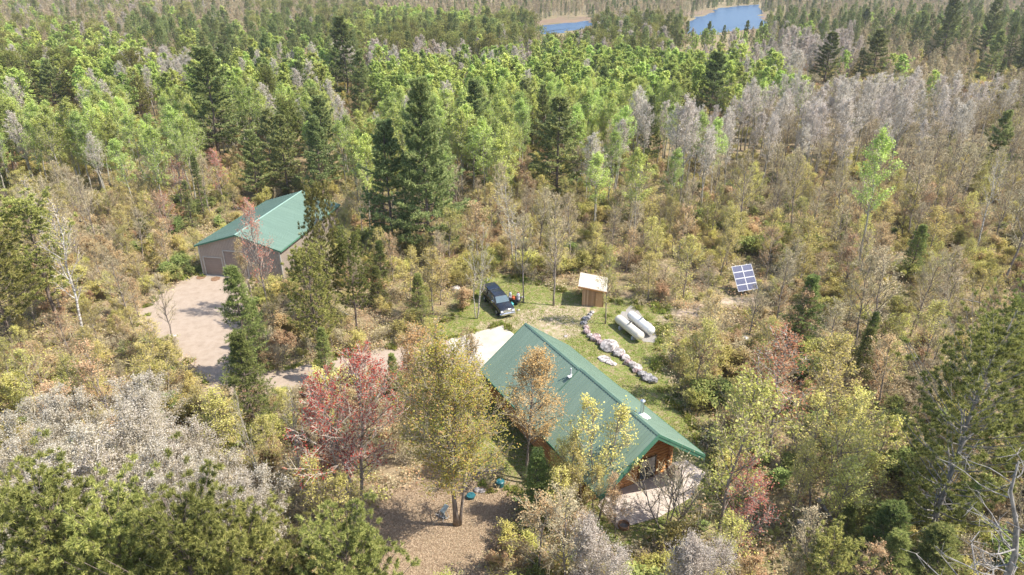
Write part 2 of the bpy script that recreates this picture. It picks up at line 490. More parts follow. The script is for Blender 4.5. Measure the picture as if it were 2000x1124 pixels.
reg('snag', snag(207, 15, 30, 3.4), 15, 3.0, 'bark_dead', 'bark_dead', None)
for i in range(3):
    reg('silver_thicket', broadleaf(220 + i, 9.5, .18, 2.5, 3, 28, 6, 7, 7, .075, 54, twr=.009, splay=.12, lsp=.10), 9.5, 3.0, 'bark_aspen', 'twig_tan', 'leaf_silver')
reg('bare_shrub', broadleaf(208, 4, .1, 1.7, 4, 16, 4, 5, .6, .08, 50, twr=.009, splay=.25), 4, 2.0, 'bark_maple', 'twig_tan', 'leaf_tan')
reg('silver_shrub', broadleaf(209, 7, .15, 2.2, 4, 34, 7, 7, 5, .07, 50, twr=.012, splay=.18), 7, 2.6, 'bark_aspen', 'twig_grey', 'leaf_silver')

# ------------------------------------------------------------------ outlines of the clearings, traced as picture points and laid on the ground
def G(pts): return [tuple(gnd(x, y)[:2]) for x, y in pts]
BARN_DRIVE = [(392, 538), (440, 542), (490, 548), (480, 600), (482, 660), (470, 720), (462, 770), (452, 812), (425, 800), (402, 745), (368, 705), (322, 680), (282, 650), (278, 610), (318, 572), (352, 548)]
DRIVE2 = [(890, 660), (905, 716), (806, 722), (742, 738), (640, 752), (560, 770), (470, 790), (462, 735), (560, 722), (650, 704), (700, 690), (800, 678)]
PAD = [(874, 664), (982, 637), (1012, 660), (960, 740), (900, 728)]
PATIO = [(1200, 925), (1340, 900), (1378, 925), (1350, 972), (1290, 1010), (1207, 1034), (1168, 990)]
TANK_BED = [(1216, 606), (1240, 600), (1292, 655), (1284, 672), (1256, 668), (1200, 622)]
PATH = [(1290, 610), (1340, 604), (1400, 582), (1480, 580), (1500, 592), (1400, 602), (1345, 620), (1290, 628)]
LAWN = [(850, 650), (905, 600), (930, 560), (960, 540), (1030, 545), (1110, 575), (1200, 590), (1290, 600), (1298, 640), (1285, 690), (1298, 750), (1365, 850), (1400, 920), (1380, 990), (1300, 1060), (1200, 1080), (1120, 1060), (1000, 955), (930, 935), (890, 860), (860, 730)]
YARD = [(700, 1200), (700, 1020), (760, 960), (860, 925), (940, 945), (1010, 965), (1020, 1000), (980, 1060), (900, 1200)]
VERGE = [(340, 548), (398, 530), (392, 500), (372, 508), (335, 535)]
gp = {k: G(v) for k, v in dict(drive=BARN_DRIVE, drive2=DRIVE2, pad=PAD, patio=PATIO, bed=TANK_BED, path=PATH, lawn=LAWN, yard=YARD, verge=VERGE).items()}

# ------------------------------------------------------------------ ground
def axis(lo, hi, step, far, grow):
    a = list(np.arange(lo, hi, step)); s = step
    while a[-1] < far: s *= grow; a.append(a[-1] + s)
    return a
ys = axis(-40, 130, .8, 6000, 1.12)
xr = axis(0, 80, .8, 5000, 1.14)
xs = [-q for q in xr[::-1]][:-1] + xr
xs, ys = np.array(xs), np.array(ys)
XX, YY = np.meshgrid(xs, ys)
nx, ny = len(xs), len(ys)

def dist_in(poly, X, Y, soft):
    """1 inside the outline, fading to 0 over `soft` metres outside"""
    P = np.array(poly); n = len(P)
    x, y = X.ravel(), Y.ravel()
    ins = np.zeros(len(x), bool); dmin = np.full(len(x), 1e9)
    for i in range(n):
        a, b = P[i - 1], P[i]
        c = ((a[1] > y) != (b[1] > y)) & (x < (b[0] - a[0]) * (y - a[1]) / (b[1] - a[1] + 1e-12) + a[0])
        ins ^= c
        ab = b - a
        t = np.clip(((x - a[0]) * ab[0] + (y - a[1]) * ab[1]) / (ab @ ab + 1e-9), 0, 1)
        dmin = np.minimum(dmin, np.hypot(x - a[0] - t * ab[0], y - a[1] - t * ab[1]))
    return np.where(ins, 1.0, np.clip(1 - dmin / soft, 0, 1)).reshape(X.shape)
lawn = np.maximum(dist_in(gp['lawn'], XX, YY, 3.5), dist_in(gp['verge'], XX, YY, 1.5))
yard = dist_in(gp['yard'], XX, YY, 4.0)
path = .62 * dist_in(gp['path'], XX, YY, 1.6)
for k in ('drive', 'drive2'):
    path = np.maximum(path, .8 * dist_in(gp[k], XX, YY, 1.8))
dirt = G([(940, 640), (1000, 620), (1060, 600), (1150, 600), (1140, 640), (1100, 660), (1040, 640)])
path = np.maximum(path, .62 * dist_in(dirt, XX, YY, 3.0))
g = MB()
idx = np.arange(nx * ny).reshape(ny, nx)
Q = np.stack([idx[:-1, :-1], idx[:-1, 1:], idx[1:, 1:], idx[1:, :-1]], -1).reshape(-1, 4)
g.add(np.column_stack([XX.ravel(), YY.ravel(), np.zeros(nx * ny)]), Q)
m, nt, out = newmat('ground')
p = N(nt, 'ShaderNodeBsdfPrincipled'); p.inputs['Roughness'].default_value = .95; p.inputs['Specular IOR Level'].default_value = .1
def mixc(fac, a, b):
    x = N(nt, 'ShaderNodeMix', data_type='RGBA')
    nt.links.new(fac, x.inputs[0]); nt.links.new(a, x.inputs[6]); nt.links.new(b, x.inputs[7]); return x.outputs[2]
def sharp(att, sc, lo, hi):
    at = N(nt, 'ShaderNodeAttribute', attribute_name=att)
    s = N(nt, 'ShaderNodeMath', operation='ADD'); nt.links.new(at.outputs['Fac'], s.inputs[0])
    o = N(nt, 'ShaderNodeMath', operation='SUBTRACT'); nt.links.new(noise(nt, sc, 6, .7), o.inputs[0]); o.inputs[1].default_value = .5
    o2 = N(nt, 'ShaderNodeMath', operation='MULTIPLY'); o2.inputs[1].default_value = 1.5; nt.links.new(o.outputs[0], o2.inputs[0])
    nt.links.new(o2.outputs[0], s.inputs[1])
    r_ = N(nt, 'ShaderNodeMapRange'); r_.inputs[1].default_value = lo; r_.inputs[2].default_value = hi
    nt.links.new(s.outputs[0], r_.inputs[0]); return r_.outputs[0]
forest = mixc(ramp(nt, noise(nt, .35, 5, .6), [(.42, (0, 0, 0)), (.6, (1, 1, 1))]), ramp(nt, noise(nt, 3.2, 10, .8), [(.36, (.10, .075, .045)), (.47, (.25, .18, .11)), (.56, (.33, .25, .16)), (.66, (.46, .37, .27))]), ramp(nt, noise(nt, 2.6, 10, .8), [(.36, (.09, .085, .035)), (.47, (.20, .19, .08)), (.56, (.27, .22, .12)), (.68, (.38, .31, .20))]))
grass = ramp(nt, noise(nt, 1.3, 10, .78), [(.36, (.12, .16, .035)), (.48, (.19, .22, .06)), (.56, (.28, .24, .12)), (.68, (.36, .28, .18))])
litter = ramp(nt, noise(nt, 7, 8, .8), [(.36, (.18, .135, .08)), (.5, (.32, .25, .16)), (.64, (.42, .345, .24))])
sand = ramp(nt, noise(nt, 3, 8, .7), [(.35, (.36, .26, .19)), (.6, (.54, .43, .34))])
c = mixc(sharp('lawn', .6, .35, .75), forest, grass)
c = mixc(sharp('yard', .5, .4, .7), c, litter)
c = mixc(sharp('path', 1.2, .4, .8), c, sand)
nt.links.new(c, p.inputs['Base Color'])
b = N(nt, 'ShaderNodeBump'); b.inputs['Strength'].default_value = .8; b.inputs['Distance'].default_value = .12
nt.links.new(noise(nt, 5, 8, .75), b.inputs['Height']); nt.links.new(b.outputs[0], p.inputs['Normal'])
nt.links.new(p.outputs[0], out.inputs[0])
ground = g.obj('ground', m)
tag(ground, kind='structure')
for nm, arr in (('lawn', lawn), ('yard', yard), ('path', path)):
    a = ground.data.attributes.new(nm, 'FLOAT', 'POINT'); a.data.foreach_set('value', arr.ravel().astype(np.float32))

m, nt, out = newmat('gravel')
p = N(nt, 'ShaderNodeBsdfPrincipled'); p.inputs['Roughness'].default_value = .95; p.inputs['Specular IOR Level'].default_value = .1
wv = N(nt, 'ShaderNodeTexWave', wave_type='RINGS', rings_direction='Z'); wv.inputs['Scale'].default_value = .35; wv.inputs['Distortion'].default_value = 11; wv.inputs['Detail'].default_value = 4; wv.inputs['Detail Scale'].default_value = .4
tc = N(nt, 'ShaderNodeTexCoord'); mp = N(nt, 'ShaderNodeMapping'); mp.inputs['Location'].default_value = (52, -66, 0)
nt.links.new(tc.outputs['Object'], mp.inputs[0]); nt.links.new(mp.outputs[0], wv.inputs['Vector'])
ad = N(nt, 'ShaderNodeMath', operation='MULTIPLY_ADD'); ad.inputs[1].default_value = .03
nt.links.new(wv.outputs['Fac'], ad.inputs[0]); nt.links.new(noise(nt, .9, 12, .75), ad.inputs[2])
nt.links.new(ramp(nt, ad.outputs[0], [(.30, (.27, .21, .16)), (.52, (.355, .285, .225)), (.8, (.41, .34, .28))]), p.inputs['Base Color'])
b = N(nt, 'ShaderNodeBump'); b.inputs['Strength'].default_value = .5; b.inputs['Distance'].default_value = .05
nt.links.new(noise(nt, 14, 5, .7), b.inputs['Height']); nt.links.new(b.outputs[0], p.inputs['Normal'])
nt.links.new(p.outputs[0], out.inputs[0]); gravel = m
gravel_grey = surf('gravel_grey', [(.3, (.18, .165, .15)), (.5, (.30, .28, .255)), (.7, (.42, .39, .36))], 9, .95, bump=.8, bscale=20, spec=.1, detail=8)
concrete = surf('concrete', [(.3, (.38, .34, .28)), (.5, (.45, .405, .345)), (.7, (.51, .46, .40))], .5, .85, bump=.15, bscale=10, spec=.2, detail=9)
def rough_poly(poly, amp, seed, sub=5):
    r = np.random.default_rng(seed); o = []
    n = len(poly)
    for i in range(n):
        a, b_ = np.array(poly[i]), np.array(poly[(i + 1) % n])
        for j in range(sub):
            q = a + (b_ - a) * j / sub
            o.append(tuple(q + r.normal(0, amp, 2)))
    return o
def sheet(name, poly, z, mat, kind='structure'):
    import bmesh
    bm = bmesh.new()
    vs = [bm.verts.new((x, y, z)) for x, y in poly]
    f = bm.faces.new(vs)
    bmesh.ops.triangulate(bm, faces=[f]); bmesh.ops.recalc_face_normals(bm, faces=bm.faces)
    for f in bm.faces:
        if f.normal.z < 0: f.normal_flip()
    me = bpy.data.meshes.new(name); bm.to_mesh(me); bm.free()
    me.materials.append(mat)
    o = bpy.data.objects.new(name, me); COL.objects.link(o); tag(o, kind=kind); return o
sheet('gravel_drive', rough_poly(gp['drive'], .28, 1), .02, gravel)
sheet('gravel_lane', rough_poly(gp['drive2'], .25, 2), .012, gravel)
sheet('gravel_bed', rough_poly(gp['bed'], .18, 3), .016, gravel_grey)
def slab(name, poly, z, mat):
    mb = MB(); mb.prism(poly, -.1, z, 0); o = mb.obj(name, mat); tag(o, kind='structure'); return o
slab('concrete_pad', gp['pad'], .06, concrete)
slab('patio', gp['patio'], .07, surf('patio_concrete', [(.3, (.40, .34, .29)), (.5, (.50, .43, .38)), (.7, (.58, .51, .45))], 1.2, .85, bump=.3, bscale=12, spec=.2, detail=9))
# lake with its marshy flats
marsh = surf('marsh', [(.3, (.15, .105, .07)), (.5, (.24, .17, .12)), (.7, (.11, .12, .05))], .05, .95, spec=.05, detail=8)
m, nt, out = newmat('lake_water')
p = N(nt, 'ShaderNodeBsdfPrincipled'); p.inputs['Base Color'].default_value = (.022, .062, .135, 1); p.inputs['Roughness'].default_value = .3; p.inputs['Specular IOR Level'].default_value = .25
b = N(nt, 'ShaderNodeBump'); b.inputs['Strength'].default_value = .6; b.inputs['Distance'].default_value = .6
nt.links.new(noise(nt, .35, 4, .6), b.inputs['Height']); nt.links.new(b.outputs[0], p.inputs['Normal'])
nt.links.new(p.outputs[0], out.inputs[0])
water = m
LAKE = [[(1045, 62), (1060, 50), (1120, 44), (1160, 40), (1150, 52), (1120, 60), (1060, 68)],
        [(1310, 58), (1350, 36), (1390, 26), (1402, 17), (1440, 12), (1486, 9), (1488, 22), (1482, 34), (1488, 39), (1506, 46), (1500, 54), (1420, 62), (1370, 70), (1320, 66)],
        [(1570, 1), (1590, -2), (1650, -3), (1640, 2), (1600, 4)]]
MARSH = [[(1030, 60), (1045, 42), (1100, 34), (1180, 29), (1250, 29), (1400, 19), (1400, 25), (1370, 30), (1310, 32), (1190, 37), (1140, 47), (1050, 60)],
         [(1488, 27), (1560, 30), (1618, 31), (1600, 43), (1560, 46), (1504, 48), (1484, 38)],
         [(1420, 57), (1500, 52), (1560, 50), (1580, 56), (1560, 62), (1480, 66), (1420, 66)]]
for i, q in enumerate(MARSH): sheet('marsh_flat', rough_poly(G(q), 3, 20 + i), .03 + .004 * i, marsh)
for i, q in enumerate(LAKE): sheet('lake', rough_poly(G(q), 3, 30 + i), .06 + .004 * i, water)
lake_polys = [G(q) for q in LAKE + MARSH]

# ------------------------------------------------------------------ log house
HO = np.array([1.321, 58.281]); HA = -1.078
hd = np.array([math.cos(HA), math.sin(HA)]); hn = np.array([-hd[1], hd[0]])
house = thing('log_house', 'long log house with ribbed green metal gable roof beside the rock wall', 'house', (HO[0], HO[1], 0), HA)
L_, W_, ZR, ZE, SM = 19.92, 5.0, 7.02, 3.24, 9.65
def green(name, a, b):
    return surf(name, [(.3, tuple(q * .88 for q in a)), (.5, a), (.7, b)], 1.1, .6, .0, spec=.3, detail=9, stretch=(2.2, .22, .22))
roof_green = green('roof_green', (.19, .265, .205), (.22, .295, .23))
trim_green = green('trim_green', (.075, .185, .12), (.09, .205, .135))
sl = (ZR - ZE) / W_
def roofsec(mb, s0, s1, lift, w=W_, th=.12, ribs=True, pitch=.30):
    for sg in (-1, 1):
        V = []
        for dz in (-th, 0):
            for s, ww in ((s0, 0), (s1, 0), (s1, w), (s0, w)):
                V.append((s, sg * ww, ZR + lift - sl * ww + dz))
        mb.hexa(V)
        if ribs:
            s = s0 + .1
            while s < s1:
                V = []
                for dz in (.0, .045):
                    for a, ww in ((s - .022, .16), (s + .022, .16), (s + .022, w), (s - .022, w)):
                        V.append((a, sg * ww, ZR + lift - sl * ww + dz + .001))
                mb.hexa(V); s += pitch
mb = MB(); roofsec(mb, 0, SM, 0); roofsec(mb, SM, L_, .16)
roof = mb.obj('roof', roof_green, house)
mb = MB()
for s0, s1, lf in ((-.02, SM - .01, 0), (SM - .04, L_ + .03, .16)):
    for sg in (-1, 1):
        V = [(s, sg * ww, ZR + lf - sl * ww + dz) for dz in (.047, .062) for s, ww in ((s0, 0), (s1, 0), (s1, .15), (s0, .15))]
        mb.hexa(V)
mb.obj('ridge_cap', green('cap_green', (.13, .21, .16), (.15, .235, .18)), roof)
mb = MB()      # seam step where the two roof sections meet, and the rake boards
for sg in (-1, 1):
    mb.hexa([(s, sg * ww, ZR + .16 - sl * ww + dz) for dz in (-.17, .03) for s, ww in ((SM - .05, .2), (SM - .005, .2), (SM - .005, W_), (SM - .05, W_))])
mb.obj('roof_seam', trim_green, roof)
mb = MB()
for s, lf, e in ((L_ + .003, .16, .05), (-.053, 0, .05)):
    for sg in (-1, 1):
        mb.hexa([(a, sg * ww, ZR + lf - sl * ww + dz) for dz in (-.50, .02) for a, ww in ((s, 0), (s + e, 0), (s + e, W_ + .02), (s, W_ + .02))])
        mb.hexa([(a, sg * ww, ZR + lf - sl * ww + dz) for dz in (-.20, .03) for a, ww in ((s + e + .002, 0), (s + e + .03, 0), (s + e + .03, W_ + .02), (s + e + .002, W_ + .02))])
for sg in (-1, 1):
    for s0, s1, lf in ((.0, SM, 0), (SM, L_, .16)):
        mb.box(((s0 + s1) / 2, sg * (W_ + .03), ZE + lf - .11), (s1 - s0, .05, .24))
mb.obj('fascia', trim_green, house)
# log walls
m, nt, out = newmat('log_wood')
p = N(nt, 'ShaderNodeBsdfPrincipled'); p.inputs['Roughness'].default_value = .55
tc = N(nt, 'ShaderNodeTexCoord'); mp = N(nt, 'ShaderNodeMapping'); mp.inputs['Scale'].default_value = (.8, .8, 5)
nt.links.new(tc.outputs['Object'], mp.inputs[0])
nt.links.new(ramp(nt, noise(nt, 2, 8, .7, mp.outputs[0]), [(.3, (.26, .10, .03)), (.5, (.45, .20, .06)), (.7, (.58, .30, .11))]), p.inputs['Base Color'])
nt.links.new(p.outputs[0], out.inputs[0]); logm = m
WW, S0, S1 = 4.15, .9, 16.9
mb = MB(); z = .20; kx = 0
while z < ZR - .6:
    half = min(WW, (ZR - .35 - z) / sl)
    if half > .4:
        for s in (S0, S1):
            mb.tube([(s, -half - (.3 if z < 2.7 else 0), z), (s, half + (.3 if z < 2.7 else 0), z)], .17, 10)
    if z < 2.95:
        for sg in (-1, 1):
            mb.tube([(S0 - .3, sg * WW, z + .15), (S1 + .3, sg * WW, z + .15)], .17, 10)
    z += .30; kx += 1
walls = mb.obj('wall', logm, house, smooth=True)
mb = MB(); mb.box(((S0 + S1) / 2, 0, 1.45), (S1 - S0 - .2, 2 * WW - .2, 2.9)); mb.obj('chinking', surf('chinking', [(.3, (.40, .33, .25)), (.7, (.5, .42, .32))], 2), walls)
# purlins and porch posts under the gable overhang
for ww in (0, -2.2, 2.2):
    mb = MB(); mb.tube([(S1 - .2, ww, ZR - .12 - sl * abs(ww)), (L_ - .06, ww, ZR - .12 - sl * abs(ww))], .15, 12)
    mb.obj('purlin', surf('cut_log', [(.3, (.55, .30, .18)), (.7, (.66, .42, .28))], 3), house, smooth=True)
mb = MB()
for sg in (-1, 1):
    mb.hexa([(a, sg * ww, ZR + .16 - .125 - sl * ww + dz) for dz in (-.03, -.002) for a, ww in ((S1 - .1, 0), (L_ - .01, 0), (L_ - .01, W_ - .02), (S1 - .1, W_ - .02))])
mb.obj('soffit', surf('soffit_wood', [(.3, (.30, .15, .07)), (.7, (.42, .24, .12))], 3, stretch=(1, 6, 1)), house)
glass = surf('window_glass', [(.4, (.03, .04, .05)), (.6, (.07, .09, .11))], 1, .08, spec=.9)
whiteframe = surf('frame_brown', [(.4, (.12, .08, .05)), (.6, (.16, .11, .07))], 3)
def window(parent, s, n0, n1, z0, z1, out_=.2, name='window'):
    mb = MB(); mb.box((s + out_, (n0 + n1) / 2, (z0 + z1) / 2), (.04, n1 - n0, z1 - z0)); w = mb.obj(name, glass, parent)
    mb = MB()
    for a, b_, c_, d_ in ((n0 - .06, n0 + .04, z0 - .06, z1 + .06), (n1 - .04, n1 + .06, z0 - .06, z1 + .06)):
        mb.box((s + out_ + .03, (a + b_) / 2, (c_ + d_) / 2), (.08, b_ - a, d_ - c_))
    for zz in (z0, z1): mb.box((s + out_ + .033, (n0 + n1) / 2, zz), (.07, n1 - n0 - .08, .1))
    mb.box((s + out_ + .031, (n0 + n1) / 2, (z0 + z1) / 2), (.05, .05, z1 - z0 - .1))
    mb.obj('frame', whiteframe, w)
window(house, S1, -2.9, -1.6, .9, 2.2)
window(house, S1, 1.0, 2.6, .25, 2.3, name='patio_door')
# roof pipes
metal = surf('galvanised', [(.3, (.5, .52, .54)), (.7, (.66, .68, .7))], 4, .3, .9)
def onroof(s, w, lf): return np.array([s, w, ZR + lf - sl * abs(w)])
q = onroof(16.7, 1.0, .16)
mb = MB(); mb.tube([q + [0, 0, -.1], q + [0, 0, 1.25]], .14, 16); mb.tube([q + [0, 0, 1.3], q + [0, 0, 1.42], q + [0, 0, 1.5]], [.2, .2, .05], 16); mb.tube([q + [0, 0, 1.2], q + [0, 0, 1.3]], .1, 12)
ch = mb.obj('chimney_pipe', metal, house, smooth=False); ch['label'] = 'shiny metal stove pipe with a round cap'
mb = MB(); mb.tube([q + [0, 0, -.15], q + [0, 0, .12], q + [0, 0, .28]], [.42, .34, .16], 16); mb.box(q + np.array([0, .35, -.24]), (.7, .7, .03)); mb.obj('flashing', surf('flashing', [(.3, (.7, .7, .7)), (.7, (.8, .8, .8))], 4, .4), ch)
q = onroof(9.25, -.75, .0)
mb = MB(); mb.tube([q + [0, 0, -.1], q + [0, 0, .75]], .06, 12); mb.tube([q + [0, 0, -.1], q + [0, 0, .18]], [.2, .09], 12); mb.box(q + np.array([.1, -.2, .02]), (.3, .3, .1)); v = mb.obj('vent_pipe', surf('vent', [(.3, (.5, .5, .5)), (.7, (.62, .62, .62))], 4, .4), house)

# ------------------------------------------------------------------ pole barn
BO = (-36.55, 84.37); BA = 1.403; BL, BW, BR, BE = 20.03, 6.22, 6.31, 4.39
barn = thing('pole_barn', 'tan metal pole barn with green roof and two roll-up doors', 'barn', (BO[0], BO[1], 0), BA)
bs = (BR - BE) / BW
barn_roof = green('barn_roof_green', (.145, .22, .175), (.17, .25, .20))
mb = MB()
for sg in (-1, 1):
    mb.hexa([(s, sg * ww, BR - bs * ww + dz) for dz in (-.12, 0) for s, ww in ((0, 0), (BL, 0), (BL, BW), (0, BW))])
    s = .15
    while s < BL:
        mb.hexa([(a, sg * ww, BR - bs * ww + dz + .001) for dz in (0, .022) for a, ww in ((s - .02, .16), (s + .02, .16), (s + .02, BW), (s - .02, BW))]); s += .305
bro = mb.obj('roof', barn_roof, barn)
mb = MB()
for sg in (-1, 1):
    mb.hexa([(s, sg * ww, BR - bs * ww + dz) for dz in (.025, .05) for s, ww in ((-.02, 0), (BL + .02, 0), (BL + .02, .15), (-.02, .15))])
mb.obj('ridge_cap', surf('ridge_pale', [(.3, (.22, .34, .28)), (.7, (.27, .39, .33))], 2, .5), bro)
mb = MB()
for s in (-.04, BL + .002):
    for sg in (-1, 1):
        mb.hexa([(a, sg * ww, BR - bs * ww + dz) for dz in (-.2, .01) for a, ww in ((s, 0), (s + .038, 0), (s + .038, BW + .01), (s, BW + .01))])
for sg in (-1, 1): mb.box((BL / 2, sg * (BW + .03), BE - .08), (BL, .05, .2))
mb.obj('fascia', trim_green, barn)
tan = surf('barn_siding', [(.3, (.34, .28, .235)), (.7, (.40, .335, .285))], .6, .5, spec=.4)
WB, SA, SB = 5.85, .3, 19.7
mb = MB()
th = .08
zt = BR - bs * WB - .14
# front gable built round the two openings, back gable and long sides
D1, D2 = (2.75, 5.38, 2.66), (-.85, 2.30, 3.75)
def wallpanel(n0, n1, z0, top):      # vertical strip with sloping head
    def zz(n): return (BR - bs * abs(n) - .13) if top is None else top
    mb.hexa([(a, n, z) for z in ('b', 't') for a, n, z in [(SA, n0, z0 if z == 'b' else zz(n0)), (SA + th, n0, z0 if z == 'b' else zz(n0)), (SA + th, n1, z0 if z == 'b' else zz(n1)), (SA, n1, z0 if z == 'b' else zz(n1))]])
for n0, n1, z0 in ((-WB, -.85, 0), (-.85, 0, 3.75), (0, 2.30, 3.75), (2.30, 2.75, 0), (2.75, 5.38, 2.66), (5.38, WB, 0)):
    wallpanel(n0, n1, z0, None)
mb.hexa([(a, n, z) for z in (0, zt) for a, n in ((SB - th, -WB), (SB, -WB), (SB, WB), (SB - th, WB))])
mb.hexa([(SB - th, -WB, zt), (SB, -WB, zt), (SB, WB, zt), (SB - th, WB, zt), (SB - th, -.01, BR - .14), (SB, -.01, BR - .14), (SB, .01, BR - .14), (SB - th, .01, BR - .14)])
for sg in (-1, 1): mb.box(((SA + SB) / 2, sg * (WB - .04), zt / 2), (SB - SA - 2 * th, .078, zt))
n = -WB + .1
while n < WB:      # steel ribs on the gable front
    z0 = 0
    if D1[0] - .12 < n < D1[1] + .12: z0 = D1[2] + .12
    if D2[0] - .12 < n < D2[1] + .12: z0 = D2[2] + .12
    z1 = BR - bs * abs(n) - .16
    mb.box((SA - .015, n, (z0 + z1) / 2), (.03, .05, z1 - z0)); n += .23
s = SA + .15
while s < SB:
    for sg in (-1, 1): mb.box((s, sg * (WB + .015), zt / 2), (.05, .03, zt - .02))
    s += .23
mb.obj('wall', tan, barn)
barn_trim = surf('barn_trim', [(.3, (.42, .40, .36)), (.7, (.5, .48, .44))], 3, .5)
for n in (-WB, WB):
    mb = MB(); mb.box((SA - .02, n, zt / 2), (.12, .14, zt - .05)); mb.obj('corner_trim', barn_trim, barn)
doorm = surf('barn_door', [(.3, (.27, .215, .185)), (.7, (.32, .26, .225))], .8, .5)
for lab, (n0, n1, z1) in (('low roll-up garage door', D1), ('tall roll-up garage door', D2)):
    mb = MB(); k = int(z1 / .155)
    for i in range(k):
        z = (i + .5) * z1 / k
        mb.box((SA + .09 - (.012 if i % 2 else 0), (n0 + n1) / 2, z), (.04, n1 - n0 - .02, z1 / k - .012))
    d = mb.obj('garage_door', doorm, barn); d['label'] = lab
    mb = MB()
    for n in (n0 - .05, n1 + .05): mb.box((SA - .04, n, z1 / 2 + .04), (.08, .12, z1 + .08))
    mb.box((SA - .043, (n0 + n1) / 2, z1 + .06), (.078, n1 - n0, .12)); mb.obj('frame', barn_trim, d)
    mb = MB(); mb.box((SA - .12, (n0 + n1) / 2, .03), (.5, n1 - n0, .06)); mb.obj('door_sill', concrete, d)

# ------------------------------------------------------------------ wood shed
shed = thing('wood_shed', 'small plank shed with a pale slanting roof beyond the rock wall', 'shed', (10.25, 77.5, 0), math.radians(-9))
mb = MB(); n = 14; hw, hl = 1.32, 1.55
for i in range(n):
    x = -hw + (i + .5) * 2 * hw / n
    for y, zt_ in ((-hl, 2.42 - .15 * x), (hl, 2.54 - .15 * x)):
        mb.box((x, y, zt_ / 2), (2 * hw / n - .02, .035 + .012 * (i % 2), zt_))
n = 16
for i in range(n):
    y = -hl + .03 + (i + .5) * (2 * hl - .06) / n; z1 = 2.46 + .04 * y
    for x in (-hw, hw): mb.box((x, y, (z1 - .15 * x) / 2), (.035, (2 * hl - .06) / n - .02, z1 - .15 * x))
m, nt, out = newmat('shed_planks')
p = N(nt, 'ShaderNodeBsdfPrincipled'); p.inputs['Roughness'].default_value = .7
gi = N(nt, 'ShaderNodeNewGeometry')
nt.links.new(ramp(nt, gi.outputs['Random Per Island'], [(0, (.33, .18, .09)), (.5, (.46, .27, .15)), (1, (.56, .37, .23))]), p.inputs['Base Color']); nt.links.new(p.outputs[0], out.inputs[0])
mb.obj('wall', m, shed)
mb = MB(); mb.hexa([(x, y, 2.50 - .15 * x + .04 * y + dz) for dz in (0, .07) for x, y in ((-1.85, -1.85), (1.75, -1.85), (1.75, 2.05), (-1.85, 2.05))])
for i in range(12):
    x = -1.6 + i * .28
    mb.hexa([(x + e, y, 2.57 - .15 * (x + e) + .04 * y + dz) for dz in (.001, .03) for e, y in ((-.02, -1.85), (.02, -1.85), (.02, 2.05), (-.02, 2.05))])
mb.obj('roof', surf('shed_tin', [(.3, (.34, .28, .22)), (.5, (.52, .46, .38)), (.7, (.62, .56, .48))], 2.2, .5, spec=.4, detail=8), shed)
for y in (-1.9, 2.06):
    mb = MB(); mb.hexa([(x, yy, 2.44 - .15 * x + .04 * y + dz) for dz in (-.1, .055) for x, yy in ((-1.85, y), (1.75, y), (1.75, y + .04), (-1.85, y + .04))]); mb.obj('fascia', logm, shed)
mb = MB(); mb.box((.75, -hl - .05, .95), (.8, .03, 1.9)); d = mb.obj('door', surf('shed_door', [(.3, (.5, .27, .13)), (.7, (.6, .36, .2))], 2, stretch=(8, 8, 1)), shed)
mb = MB(); mb.box((.48, -hl - .08, 1.0), (.04, .03, .16)); mb.obj('handle', metal, d)

# ------------------------------------------------------------------ propane tanks
def tank(name, lab, a, b_, colr, colr2):
    a = np.array(a); b_ = np.array(b_); c0 = (a + b_) / 2; L = float(np.linalg.norm((b_ - a)[:2])) / 2 - .1
    rz = math.atan2(b_[1] - a[1], b_[0] - a[0])
    t = thing(name, lab, 'propane tank', (c0[0], c0[1], 0), rz, 'propane tanks on the gravel bed')
    R = .52; z = .84
    xs_ = [-L - R * .72 * math.cos(q) for q in np.linspace(0, 1.5, 7)] + [L + R * .72 * math.sin(q) for q in np.linspace(.07, 1.57, 7)]
    rr = [R * math.sin(q) + .01 for q in np.linspace(0, 1.5, 7)] + [R * math.cos(q) + .01 for q in np.linspace(.07, 1.57, 7)]
    mb = MB(); mb.tube([(x, 0, z) for x in xs_], rr, 32)
    mb.tube([(-.35, 0, z), (-.33, 0, z), (-.29, 0, z), (-.27, 0, z)], [R, R + .008, R + .008, R], 32, cap=False)
    mb.obj('vessel', surf(name + '_paint', [(.3, colr), (.7, colr2)], 1.2, .45, spec=.4, detail=7), t, smooth=True)
    mb = MB(); mb.tube([(.1, 0, z + R - .06), (.1, 0, z + R + .1), (.1, 0, z + R + .17)], [.2, .2, .12], 20)
    dm = mb.obj('valve_dome', surf('valve', [(.3, colr), (.7, colr2)], 2, .4), t, smooth=False)
    mb = MB(); mb.box((.16, -.05, z + R + .19), (.16, .2, .06)); mb.obj('gauge', surf('gauge_dark', [(.3, (.03, .03, .03)), (.7, (.06, .06, .06))], 2), dm)
    for x in (-L * .62, L * .62):
        mb = MB(); mb.box((x, 0, .2), (.28, 1.0, .40), top=(1, .9)); mb.box((x, 0, .43), (.1, .7, .1)); mb.obj('leg', surf('block', [(.3, (.35, .35, .36)), (.7, (.45, .45, .46))], 4), t)
    return t
tank('propane_tank', 'cream propane tank with dirty end, the one nearer the rock wall', (12.5, 71.0), (14.35, 66.8), (.66, .60, .49), (.76, .71, .60))
tank('propane_tank', 'cool white propane tank farther from the rock wall', (14.1, 72.0), (15.8, 68.1), (.68, .68, .66), (.77, .77, .76))

